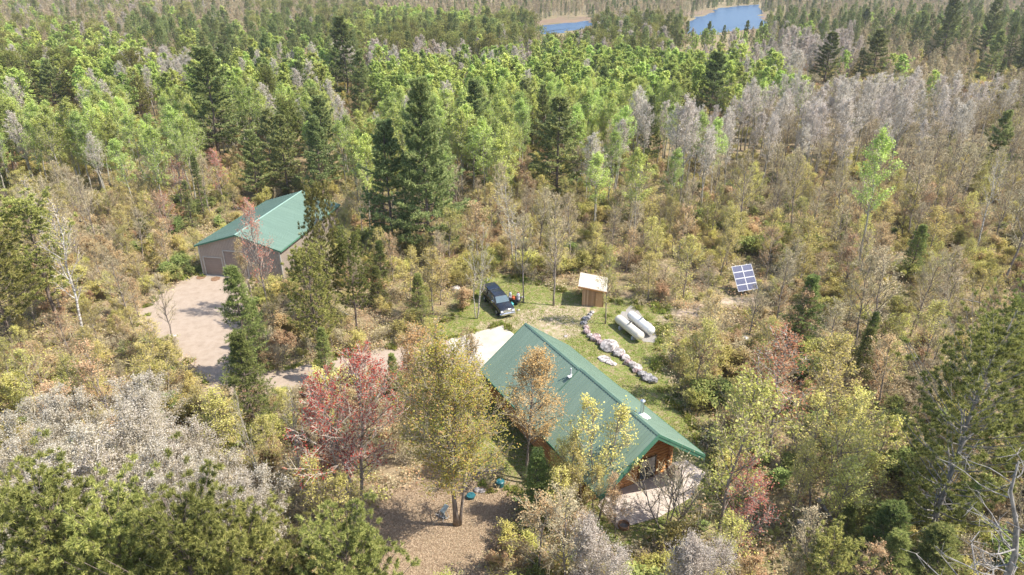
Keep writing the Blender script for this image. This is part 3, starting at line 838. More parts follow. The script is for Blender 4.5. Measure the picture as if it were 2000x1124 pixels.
# ------------------------------------------------------------------ solar array
sol = thing('solar_array', 'tilted array of eight framed solar panels among yellow-green brush', 'solar panel', (*gnd(1450, 571)[:2],0), math.radians(19))
el = math.radians(52)
ux = np.array([1, 0, 0]); uy = np.array([0, math.cos(el), math.sin(el)]); un = np.array([0, -math.sin(el), math.cos(el)])
cen = np.array([0, .0, 2.05])
def slabp(mb, cx, cy, w, h, t0, t1):
    mb.hexa([cen + ux * x + uy * y + un * t for t in (t0, t1) for x, y in ((cx - w / 2, cy - h / 2), (cx + w / 2, cy - h / 2), (cx + w / 2, cy + h / 2), (cx - w / 2, cy + h / 2))])
cell = surf('solar_cell', [(.3, (.04, .05, .12)), (.7, (.06, .07, .16))], 3, .25, spec=.6)
frm = surf('solar_frame', [(.3, (.45, .45, .47)), (.7, (.55, .55, .57))], 3, .4)
busb = surf('busbar', [(.3, (.11, .12, .17)), (.7, (.15, .16, .22))], 3, .4)
pw, ph = 1.5, .84
for i in range(2):
    for j in range(4):
        cx, cy = (i - .5) * pw, (j - 1.5) * ph
        mb = MB(); slabp(mb, cx, cy, pw - .04, ph - .04, 0, .03); pn = mb.obj('panel', cell, sol)
        mb = MB()
        for sx in (-1, 1): slabp(mb, cx + sx * (pw / 2 - .03), cy, .055, ph, -.01, .045)
        for sy in (-1, 1): slabp(mb, cx, cy + sy * (ph / 2 - .03), pw - .12, .055, -.01, .044)
        mb.obj('frame', frm, pn)
        mb = MB()
        for k in range(1, 6): slabp(mb, cx, cy - ph / 2 + k * ph / 6, pw - .16, .022, .03, .034)
        for k in range(1, 10): slabp(mb, cx - pw / 2 + k * pw / 10, cy, .022, ph - .16, .035, .038)
        mb.obj('cell_lines', busb, pn)
mb = MB(); mb.tube([(0, .25, 0), (0, .25, 1.95)], .09, 12); mb.tube([cen + ux * -1.5 + un * -.12, cen + ux * 1.5 + un * -.12], .06, 8)
for x in (-.8, .8): mb.tube([cen + ux * x - uy * 1.8 - un * .05, cen + ux * x + uy * 1.8 - un * .05], .04, 6)
mb.obj('mount', metal, sol)

# ------------------------------------------------------------------ rocks
rockm = surf('rock_grey', [(.38, (.08, .08, .085)), (.5, (.26, .25, .25)), (.62, (.52, .49, .48))], 2.6, .9, bump=.6, bscale=5, spec=.15, detail=8)
rockp = surf('rock_pink', [(.38, (.13, .085, .085)), (.5, (.33, .25, .245)), (.62, (.58, .50, .47))], 2.6, .9, bump=.6, bscale=5, spec=.15, detail=8)
rockw = surf('rock_pale', [(.38, (.16, .14, .13)), (.5, (.40, .36, .34)), (.62, (.64, .59, .56))], 2.6, .9, bump=.5, bscale=5, spec=.15, detail=8)
def boulder(loc, r0, mat, lab, group=None, sq=.75, seed=0, name='boulder'):
    import bmesh
    r = np.random.default_rng(900 + seed)
    bm = bmesh.new(); bmesh.ops.create_icosphere(bm, subdivisions=3, radius=1)
    pl = r.normal(size=(16, 3)); pl /= np.linalg.norm(pl, axis=1)[:, None]; pd = r.uniform(.66, .95, 16)
    st = r.uniform(.8, 1.2, 3)
    for v in bm.verts:
        c = np.array(v.co)
        for a, d in zip(pl, pd):
            e = c @ a
            if e > d: c = c - a * (e - d) * .9
        c = c * (1 + .04 * math.sin(9 * c[0] + seed) * math.cos(8 * c[1]))
        v.co = c * st * r0 * np.array([1, 1, sq])
    me = bpy.data.meshes.new(name); bm.to_mesh(me); bm.free(); me.materials.append(mat)
    for p_ in me.polygons: p_.use_smooth = False
    o = bpy.data.objects.new(name, me); COL.objects.link(o)
    o.location = (loc[0], loc[1], r0 * sq * .42); o.rotation_euler = (0, 0, r.uniform(0, 6))
    return tag(o, lab, 'rock', group)
RW = [(430, 655, 34, 'w', 'rounded pale boulder wedged between the largest boulder and the white one'), (535, 725, 32, 'p', 'small pink boulder above the flat-topped pale one'), (748, 925, 32, 'p', 'small pinkish boulder below the wide pale one'), (118, 250, 22, 'g', 'smallest grey boulder at the upper end of the rock wall bend'),(165, 195, 24, 'w', 'pale speckled boulder at the shed end of the rock wall'), (135, 222, 22, 'g', 'small grey boulder second from the shed end of the rock wall'),
      (85, 275, 31, 'g', 'dark grey boulder where the rock wall bends toward the shed'), (62, 325, 26, 'g', 'grey boulder leftmost in the rock wall'), (88, 375, 28, 'p', 'brownish boulder just below the leftmost one of the rock wall'),
      (105, 435, 32, 'p', 'pink boulder above the round pinkish one of the rock wall'), (142, 480, 30, 'w', 'pale boulder touching the upper left of the round mauve one'), (205, 518, 52, 'p', 'large round mauve boulder in the rock wall'),
      (272, 568, 36, 'p', 'mauve boulder squeezed between the round mauve one and the largest one'), (322, 550, 26, 'w', 'small pale boulder against the upper left side of the largest boulder'),
      (380, 622, 72, 'w', 'largest boulder of the rock wall, pale and blocky'), (450, 600, 32, 'w', 'pale knob of rock on the right side of the largest boulder'), (492, 698, 50, 'w', 'white boulder just below the largest one of the rock wall'),
      (570, 752, 42, 'w', 'flat-topped pale boulder in the middle of the lower rock wall'), (612, 815, 38, 'p', 'pinkish boulder right below the flat-topped pale one'), (655, 840, 36, 'w', 'pale boulder beside the pinkish one in the lower rock wall'),
      (715, 880, 56, 'w', 'wide pale boulder in the lower rock wall'), (690, 905, 34, 'p', 'small dull pink boulder at the foot of the wide pale one'), (775, 952, 42, 'g', 'grey and white boulder third from the lower end of the rock wall'),
      (840, 1000, 46, 'g', 'blue grey boulder second from the lower end of the rock wall'), (905, 1030, 42, 'g', 'dark grey boulder at the lower end of the rock wall')]
for i, (zx, zy, zr, c_, lab) in enumerate(RW):
    px, py = 1130 + zx / 6.245, 580 + zy / 6.245
    q = gnd(px, py + 1.5); dist = math.hypot(q[1], H)
    boulder(q, zr / 6.245 * dist / F * 1.5, dict(w=rockw, g=rockm, p=rockp)[c_], lab, 'boulders of the rock wall', .8, i)
for i, (px, py, r_, lab) in enumerate([(1180, 703, .62, 'flat pale slab on the grass between the rock wall and the roof'), (1190, 709, .5, 'flat whitish slab right of the biggest flat slab on the grass'), (1197, 712, .4, 'small flat slab nearest the rock wall in the patch of slabs'),
                                    (890, 567, .6, 'whitish rock at the foot of the trees left of the black pickup'), (941, 961, .26, 'small round white rock between the two teal tubs'), (932, 959, .28, 'grey rock right behind the nearer teal tub'),
                                    (1563, 1023, .32, 'white rock at the foot of two trunks in the right-hand woods'), (1021, 582, .25, 'low pale rock by the trunk right of the pickup'), (1012, 607, .22, 'small white rock lying in front of the pickup bumper'),
                                    (1105, 658, .22, 'small pale rock on the lawn behind the roof ridge'), (1455, 663, .4, 'pale rock in the brush below the solar array'), (335, 660, .5, 'weathered rock at the left edge of the gravel drive'), (338, 534, .5, 'pale rock on the grass verge left of the barn')]):
    boulder(gnd(px, py), r_, rockw, lab, None, .35 if 'slab' in lab else .7, 50 + i, 'rock')
for (px, py, lab) in ((393, 542, 'brown dirt patch before the low garage door'), (421, 545.5, 'brown dirt patch before the tall garage door')):
    q = gnd(px, py); mb = MB(); n = 22
    rr = np.random.default_rng(int(px)).uniform(.85, 1.1, n)
    mb.prism([(math.cos(a) * .62 * rr[i], math.sin(a) * .75 * rr[i]) for i, a in enumerate(np.arange(n) * 2 * math.pi / n)], .0, .05)
    o = mb.obj('dirt_mound', surf('brown_dirt', [(.3, (.16, .09, .05)), (.7, (.26, .16, .10))], 6, .95)); o.location = (q[0], q[1], .012); tag(o, lab, 'dirt mound', 'dirt mounds before the barn')

# ------------------------------------------------------------------ pickup truck (x forward)
TH = math.radians(-67)
tq = gnd(974, 601)
truck = thing('pickup_truck', 'black pickup truck with a bed topper parked on the grass', 'truck', (tq[0] - .1, tq[1] + .2, 0), TH)
paint = surf('truck_paint', [(.3, (.012, .013, .018)), (.7, (.02, .022, .03))], 2, .18, .0, spec=.9)
tglass = surf('truck_glass', [(.3, (.05, .09, .11)), (.7, (.08, .14, .17))], 1, .06, spec=1.0)
chrome = surf('chrome', [(.3, (.7, .7, .72)), (.7, (.85, .85, .87))], 4, .15, .9)
rubber = surf('rubber', [(.3, (.02, .02, .02)), (.7, (.035, .035, .035))], 6, .9)
def loft(mb, secs, m=0):
    """secs: list of (x, [(y, z) ...]) closed rings of equal length"""
    n = len(secs[0][1]); V = [(x, y, z) for x, ring in secs for y, z in ring]
    Q = []
    for i in range(len(secs) - 1):
        for j in range(n): Q.append((i * n + j, i * n + (j + 1) % n, (i + 1) * n + (j + 1) % n, (i + 1) * n + j))
    T = []
    for e in (0, (len(secs) - 1) * n):
        c_ = np.mean(np.array(V[e:e + n]), 0); V.append(tuple(c_)); ci = len(V) - 1
        for j in range(n): T.append((e + j, e + (j + 1) % n, ci))
    mb.add(V, Q, T, m)
def ring(hw, z0, z1, tuck=.06, crown=.0):
    return [(-hw + tuck, z0), (hw - tuck, z0), (hw, z0 + .12), (hw, z0 + (z1 - z0) * .6), (hw - .03, z1 - .08), (hw - .13, z1), (0, z1 + crown), (-hw + .13, z1), (-hw + .03, z1 - .08), (-hw, z0 + (z1 - z0) * .6), (-hw, z0 + .12)]
mb = MB()
loft(mb, [(-3.2, ring(.98, .55, 1.28)), (-3.1, ring(1.02, .5, 1.32)), (-1.2, ring(1.03, .48, 1.34)), (.6, ring(1.03, .46, 1.34)), (1.45, ring(1.02, .48, 1.34, crown=.02)), (1.9, ring(1.01, .5, 1.33, crown=.04)), (2.7, ring(.99, .55, 1.22, crown=.05)), (3.1, ring(.93, .58, 1.12, crown=.03)), (3.2, ring(.86, .6, 1.0))])
body = mb.obj('body', paint, truck, smooth=False)
for pz in body.data.polygons: pz.use_smooth = True
def cabring(hb, ht, z0, z1): return [(-hb, z0), (hb, z0), (ht, z1 - .05), (ht - .12, z1), (-ht + .12, z1), (-ht, z1 - .05)]
mb = MB(); loft(mb, [(-1.05, cabring(.97, .78, 1.3, 1.9)), (-1.0, cabring(.97, .80, 1.3, 1.96)), (-.2, cabring(.97, .82, 1.3, 2.0)), (.75, cabring(.97, .80, 1.3, 1.97)), (.86, cabring(.965, .78, 1.3, 1.93)), (1.68, cabring(.93, .9, 1.28, 1.33))])
cab = mb.obj('cab', paint, truck)
mb = MB(); mb.hexa([(.95, -.74, 1.90), (.95, .74, 1.90), (1.66, .84, 1.37), (1.66, -.84, 1.37), (.98, -.74, 1.925), (.98, .74, 1.925), (1.69, .84, 1.395), (1.69, -.84, 1.395)]); mb.obj('windshield', tglass, cab)
for sg in (-1, 1):
    for x0, x1, xa, xb in ((-.92, -.12, -.88, -.12), (-.02, 1.25, -.02, .80)):
        mb = MB(); mb.hexa([(x0, sg * .985, 1.38), (x1, sg * .985, 1.38), (xb, sg * .865, 1.86), (xa, sg * .865, 1.86), (x0, sg * .955, 1.38), (x1, sg * .955, 1.38), (xb, sg * .83, 1.86), (xa, sg * .83, 1.86)]); mb.obj('side_window', tglass, cab)
mb = MB(); loft(mb, [(-3.15, cabring(.97, .80, 1.3, 1.86)), (-3.05, cabring(.97, .84, 1.3, 1.97)), (-2.0, cabring(.97, .86, 1.3, 2.01)), (-1.2, cabring(.97, .84, 1.3, 1.98))])
top = mb.obj('bed_topper', paint, truck)
mb = MB(); mb.box((-1.16, 0, 1.95), (.03, 1.55, .05)); mb.obj('topper_trim', chrome, top)
for sg in (-1, 1):
    mb = MB(); mb.hexa([(-2.9, sg * .975, 1.42), (-1.4, sg * .975, 1.42), (-1.4, sg * .895, 1.84), (-2.9, sg * .895, 1.84), (-2.9, sg * .945, 1.42), (-1.4, sg * .945, 1.42), (-1.4, sg * .865, 1.84), (-2.9, sg * .865, 1.84)]); mb.obj('side_window', tglass, top)
mb = MB(); loft(mb, [(3.08, ring(1.0, .42, .70, .02)), (3.3, ring(.98, .44, .70, .02)), (3.38, ring(.8, .46, .66, .02))]); mb.obj('bumper', chrome, truck)
mb = MB(); mb.box((3.2, 0, .88), (.06, 1.0, .34))
for a in (-1, 1): mb.box((3.235, a * .0, .88 + a * .0), (.03, .05, .36)) if a > 0 else mb.box((3.236, 0, .88), (.028, 1.0, .05))
mb.obj('grille', chrome, truck)
for sg in (-1, 1):
    mb = MB(); mb.box((3.14, sg * .72, .90), (.16, .34, .26), top=(.7, .95)); mb.obj('headlight', surf('lamp_lens', [(.3, (.55, .56, .58)), (.7, (.7, .7, .72))], 4, .1, spec=1), truck)
    mb = MB(); mb.box((1.1, sg * 1.14, 1.42), (.12, .22, .26)); mb.box((1.12, sg * 1.04, 1.38), (.05, .1, .05)); mb.obj('mirror', chrome if sg < 0 else paint, truck)
    mb = MB(); mb.box((-3.2, sg * .88, 1.0), (.05, .14, .4)); mb.obj('tail_light', surf('tail_red', [(.3, (.3, .01, .01)), (.7, (.4, .02, .02))], 2, .2), truck)
    for x in (-2.05, 2.05):
        mb = MB(); mb.tube([(x, sg * .78, .42), (x, sg * .80, .42), (x, sg * 1.03, .42), (x, sg * 1.05, .42)], [.36, .42, .42, .37], 24); w = mb.obj('wheel', rubber, truck)
        mb = MB(); mb.tube([(x, sg * 1.03, .42), (x, sg * 1.062, .42)], [.26, .23], 16); mb.tube([(x, sg * 1.05, .42), (x, sg * 1.09, .42)], .06, 8); mb.obj('rim', chrome, w)

# ------------------------------------------------------------------ small load trailer beside the pickup, with what lies on it
cq = gnd(1003, 592)
CA = math.radians(-20)
cart = thing('utility_cart', 'dark low garden cart beside the pickup loaded with jugs and bags', 'cart', (cq[0], cq[1], 0), CA)
dark = surf('dark_steel', [(.3, (.03, .03, .035)), (.7, (.05, .05, .055))], 4, .5)
mb = MB(); mb.box((0, 0, .50), (1.7, 1.0, .06))
for sy in (-.5, .5): mb.box((0, sy, .62), (1.7, .03, .2))
mb.obj('bed', dark, cart)
for sx in (-.5, .5):
    for sy in (-.56, .56):
        mb = MB(); mb.tube([(sx, sy - .05, .26), (sx, sy + .05, .26)], .25, 16); mb.obj('wheel', rubber, cart)
mb = MB(); mb.tube([(.85, 0, .45), (1.4, 0, .3), (1.6, 0, .28)], .03, 8); mb.obj('drawbar', dark, cart)
def onc(x, y, z): 
    return (cq[0] + x * math.cos(CA) - y * math.sin(CA), cq[1] + x * math.sin(CA) + y * math.cos(CA), z)
def plain(name, c1, c2, r_=.5): return surf(name, [(.3, c1), (.7, c2)], 4, r_)
def jug(loc, R, hh, mat, lab, name, cat, capm=None):
    t = thing(name, lab, cat, loc)
    mb = MB(); mb.tube([(0, 0, 0), (0, 0, .03), (0, 0, hh * .75), (0, 0, hh * .92), (0, 0, hh)], [R * .9, R, R, R * .6, R * .45], 18); mb.obj('body', mat, t, smooth=False)
    mb = MB(); mb.tube([(0, 0, hh), (0, 0, hh + .08)], R * .42, 12); mb.obj('cap', capm or mat, t)
jug(onc(-.55, .3, .53), .17, .75, plain('jug_white', (.7, .7, .7), (.8, .8, .8)), 'white jug with black foot at the back of the cart', 'jug', 'jug', dark)
jug(onc(.55, .2, .53), .24, .85, plain('sack_white', (.62, .6, .6), (.78, .76, .75)), 'tall white container with dark red lid on the cart', 'container', 'container', plain('lid_red', (.35, .03, .08), (.45, .05, .1)))
jug(onc(.0, -.05, .53), .24, .42, plain('bucket_orange', (.65, .14, .04), (.75, .18, .06)), 'bright orange bucket in the middle of the cart', 'bucket', 'bucket', plain('lid_orange', (.6, .12, .04), (.7, .16, .05)))
jug(onc(-.5, -.2, .53), .18, .35, plain('bucket_grey', (.5, .45, .45), (.6, .55, .55)), 'pale pinkish bucket at the pickup side of the cart', 'bucket', 'bucket')
q = onc(.05, -.8, 0); jug(q, .24, .4, plain('bucket_teal', (.08, .4, .42), (.12, .5, .52)), 'small turquoise bucket standing on the grass by the cart', 'bucket', 'bucket')

# ------------------------------------------------------------------ yard things
teal = surf('teal_plastic', [(.3, (.02, .10, .12)), (.7, (.035, .15, .17))], 3, .4)
def tub(px, py, R, hh, lab, dome=False):
    q = gnd(px, py); t = thing('plastic_tub', lab, 'tub', q, .3, 'teal tubs on the leaf-covered yard')
    an = [(0, R * .75), (.04, R * .86), (hh * .9, R), (hh, R * 1.05), (hh + .03, R * 1.03), (hh + .01, R * .92), (hh * .4, R * .8)]
    mb = MB()
    if dome: mb.tube([(0, 0, z) for z in (0, .04, hh * .9, hh, hh + .06, hh + .1)], [R * .8, R * .88, R, R * 1.05, R * .8, R * .25], 28)
    else: mb.tube([(0, 0, z) for z, _ in an], [r_ for _, r_ in an], 28)
    mb.obj('body', teal, t, smooth=False)
    if not dome:
        mb = MB(); mb.tube([(0, 0, hh * .55), (0, 0, hh * .56)], R * .86, 24); mb.obj('water', surf('tub_water', [(.3, (.08, .2, .25)), (.7, (.2, .35, .4))], 5, .05, spec=1), t)
    for sg in (-1, 1):
        mb = MB(); mb.tube([(sg * R * 1.0, -.12, hh * .8), (sg * (R * 1.0 + .08), 0, hh * .8), (sg * R * 1.0, .12, hh * .8)], .018, 6); mb.obj('handle', teal, t)
tub(920, 973, .33, .28, 'open teal tub of water right beside the multi-stemmed yard maple')
tub(977, 950, .33, .5, 'closed round teal tub at the end of the fallen branch', True)
# fallen branch
mb = MB(); r = np.random.default_rng(5)
a = gnd(912, 935); b_ = gnd(985, 922)
P = np.array([a + (b_ - a) * t + np.array([0, .12 * math.sin(5 * t), .22 + .25 * t]) for t in np.linspace(0, 1, 8)])
mb.tube(P, np.linspace(.11, .015, 8), 7)
for i in range(16):
    t = r.uniform(.25, 1); k_ = int(t * 6.9); p0 = P[k_]; d = unit((b_ - a) + r.normal(0, 1.2, 3) * np.array([1, 1, .3])); d[2] = abs(d[2]) * .4
    L = r.uniform(.4, 1.3); mb.tube([p0, p0 + d * L * .5 + r.normal(0, .05, 3), p0 + d * L], [.03, .018, .006], 4)
o = mb.obj('fallen_branch', M['bark_dead'], smooth=True); tag(o, 'bare grey branch lying on the yard beside the closed teal tub', 'branch')
# folding lawn chair tipped on its side
q = gnd(866, 1012); chair = thing('lawn_chair', 'grey lawn chair fallen over at the foot of the yard maple', 'chair', (q[0], q[1], .32), 2.3); chair.rotation_euler = (1.35, .25, 2.3)
fab = plain('chair_fabric', (.24, .30, .30), (.34, .40, .40)); alu = plain('chair_tube', (.5, .52, .54), (.62, .64, .66), .35)
mb = MB(); mb.box((0, 0, .0), (.55, .5, .03)); mb.obj('seat', fab, chair)
mb = MB(); mb.hexa([(-.27, .24, .0), (.27, .24, .0), (.27, .27, .0), (-.27, .27, .0), (-.27, .44, .62), (.27, .44, .62), (.27, .47, .62), (-.27, .47, .62)]); mb.obj('backrest', fab, chair)
for sx in (-.3, .3):
    for a, b_ in (((sx, .28, 0), (sx, -.3, -.4)), ((sx, -.26, 0), (sx, .3, -.4))):
        mb = MB(); mb.tube([a, b_], .015, 8); mb.obj('leg', alu, chair)
    mb = MB(); mb.tube([(sx, -.26, 0), (sx, -.26, .24), (sx, .3, .24)], .016, 8); mb.obj('arm', alu, chair)
# patio furniture
def at_h(s, n, z=.07): return (HO[0] + hd[0] * s + hn[0] * n, HO[1] + hd[1] * s + hn[1] * n, z)
q = gnd(1314, 932); pl = thing('wooden_planter', 'square weathered wooden planter under the gable beside the log wall', 'planter', (q[0], q[1], .07), HA + .1)
wood_grey = surf('weathered_wood', [(.3, (.22, .17, .15)), (.7, (.36, .30, .27))], 4, .9, stretch=(1, 1, 6))
for a, b_, c_, d_ in ((0, -.38, .76, .05), (0, .38, .76, .05), (-.38, 0, .05, .71), (.38, 0, .05, .71)):
    mb = MB(); mb.box((a, b_, .42), (c_, d_, .84)); mb.obj('side', wood_grey, pl)
mb = MB(); mb.box((0, 0, .7), (.70, .70, .05)); mb.obj('soil', plain('soil', (.06, .04, .03), (.1, .07, .05), .9), pl)
q = gnd(1268, 932); gr = thing('covered_grill', 'round grey covered grill on the patio by the wall', 'grill', (q[0], q[1], .07), 0)
mb = MB(); mb.tube([(0, 0, z) for z in (.45, .55, .75, .9, 1.0, 1.05)], [.15, .36, .42, .38, .22, .04], 20); mb.obj('lid', plain('grill_grey', (.12, .12, .16), (.18, .18, .22), .3), gr, smooth=True)
for k in range(3):
    a = k * 2.09; mb = MB(); mb.tube([(.2 * math.cos(a), .2 * math.sin(a), .5), (.4 * math.cos(a), .4 * math.sin(a), 0)], .02, 6); mb.obj('leg', dark, gr)
q = gnd(1218, 1030); t = thing('fire_ring', 'rusty open fire ring at the lower corner of the patio', 'fire ring', (q[0], q[1], .0), 0)
mb = MB(); n = 28; V = []
for r_, z in ((.42, 0), (.44, .32), (.37, .32), (.35, .05)):
    V += [(r_ * math.cos(a), r_ * math.sin(a), z) for a in np.arange(n) * 2 * math.pi / n]
Q = [(k * n + i, k * n + (i + 1) % n, (k + 1) % 4 * n + (i + 1) % n, (k + 1) % 4 * n + i) for k in range(4) for i in range(n)]
mb.add(V, Q); mb.obj('ring', plain('rust', (.22, .12, .07), (.36, .22, .13), .8), t)
mb = MB(); mb.tube([(0, 0, .04), (0, 0, .08)], .34, 20); mb.obj('ash', plain('ash', (.12, .11, .1), (.2, .19, .18), .9), t)
# fallen trunks in the woods
for i, (p0, p1, lab) in enumerate([((1838, 575), (1915, 592), 'pale fallen trunk lying behind the dark fir on the right'), ((1855, 552), (1897, 557), 'thin silvery fallen stem in the brush at far right'), ((1600, 975), (1625, 1015), 'leaning rotten log between the trunks of the right-hand woods'), ((1730, 470), (1800, 498), 'dark fallen trunk in the deep shade at right'),
                                   ((1940, 618), (1990, 615), 'straight grey fallen trunk near the right edge'), ((640, 600), (690, 618), 'mossy fallen trunk between the barn and the driveway trees'), ((1640, 545), (1700, 530), 'grey fallen log beside the fir right of the solar array')]):
    a, b_ = gnd(*p0, z=.3), gnd(*p1, z=.4)
    r = np.random.default_rng(i); k_ = np.linspace(0, 1, 8)[:, None]
    mb = MB(); mb.tube(a + (b_ - a) * k_ + r.normal(0, .05, (8, 3)), np.linspace(.17, .07, 8), 8)
    for j in range(6):
        p0_ = a + (b_ - a) * r.uniform(.3, 1); mb.tube([p0_, p0_ + r.normal(0, .5, 3) + np.array([0, 0, .4])], [.03, .01], 4)
    tag(mb.obj('fallen_log', M['bark_dead'], smooth=True), lab, 'log')
# ------------------------------------------------------------------ trees
NAMES = {'white_pine': ('white_pine', 'pine tree'), 'red_pine': ('red_pine', 'pine tree'), 'fir': ('fir_tree', 'fir tree'), 'spruce': ('spruce_tree', 'spruce tree'),
         'leafy_aspen': ('leafy_aspen', 'aspen tree'), 'silver_aspen': ('bare_aspen', 'aspen tree'), 'bare_hardwood': ('bare_hardwood', 'bare tree'), 'white_birch': ('birch_tree', 'birch tree'),
         'olive_maple': ('young_maple', 'maple tree'), 'orange_maple': ('orange_maple', 'maple tree'), 'rust_maple': ('red_maple', 'maple tree'), 'crimson_maple': ('maple_tree', 'maple tree'),
         'yard_maple': ('maple_tree', 'maple tree'), 'gold_maple': ('maple_tree', 'maple tree'), 'big_red_pine': ('red_pine', 'pine tree'), 'open_pine': ('red_pine', 'pine tree'), 'big_white_pine': ('white_pine', 'pine tree'), 'snag': ('dead_tree', 'dead tree'),
         'silver_thicket': ('silvery_aspen', 'aspen tree'), 'bare_shrub': ('bare_shrub', 'shrub'), 'silver_shrub': ('silver_shrub', 'shrub')}
placed = []          # (x, y, radius) of every trunk
COUNT = {}
def tree(key, x, y, h, label, group=None, var=0, rz=0.0, wide=1.0, lean=(0, 0)):
    tm, cm, h0, cr0 = LIB[key][var % len(LIB[key])]
    nm, cat = NAMES[key]
    e = thing(nm, label, cat, (x, y, -.05), 0, group)
    s = h / h0
    e.rotation_euler = (lean[0], lean[1], rz); e.scale = (s * wide, s * wide, s)
    for part, me in (('trunk', tm), ('crown', cm)):
        o = bpy.data.objects.new(part, me); COL.objects.link(o); o.parent = e
    placed.append((x, y, cr0 * s * wide))
    return e

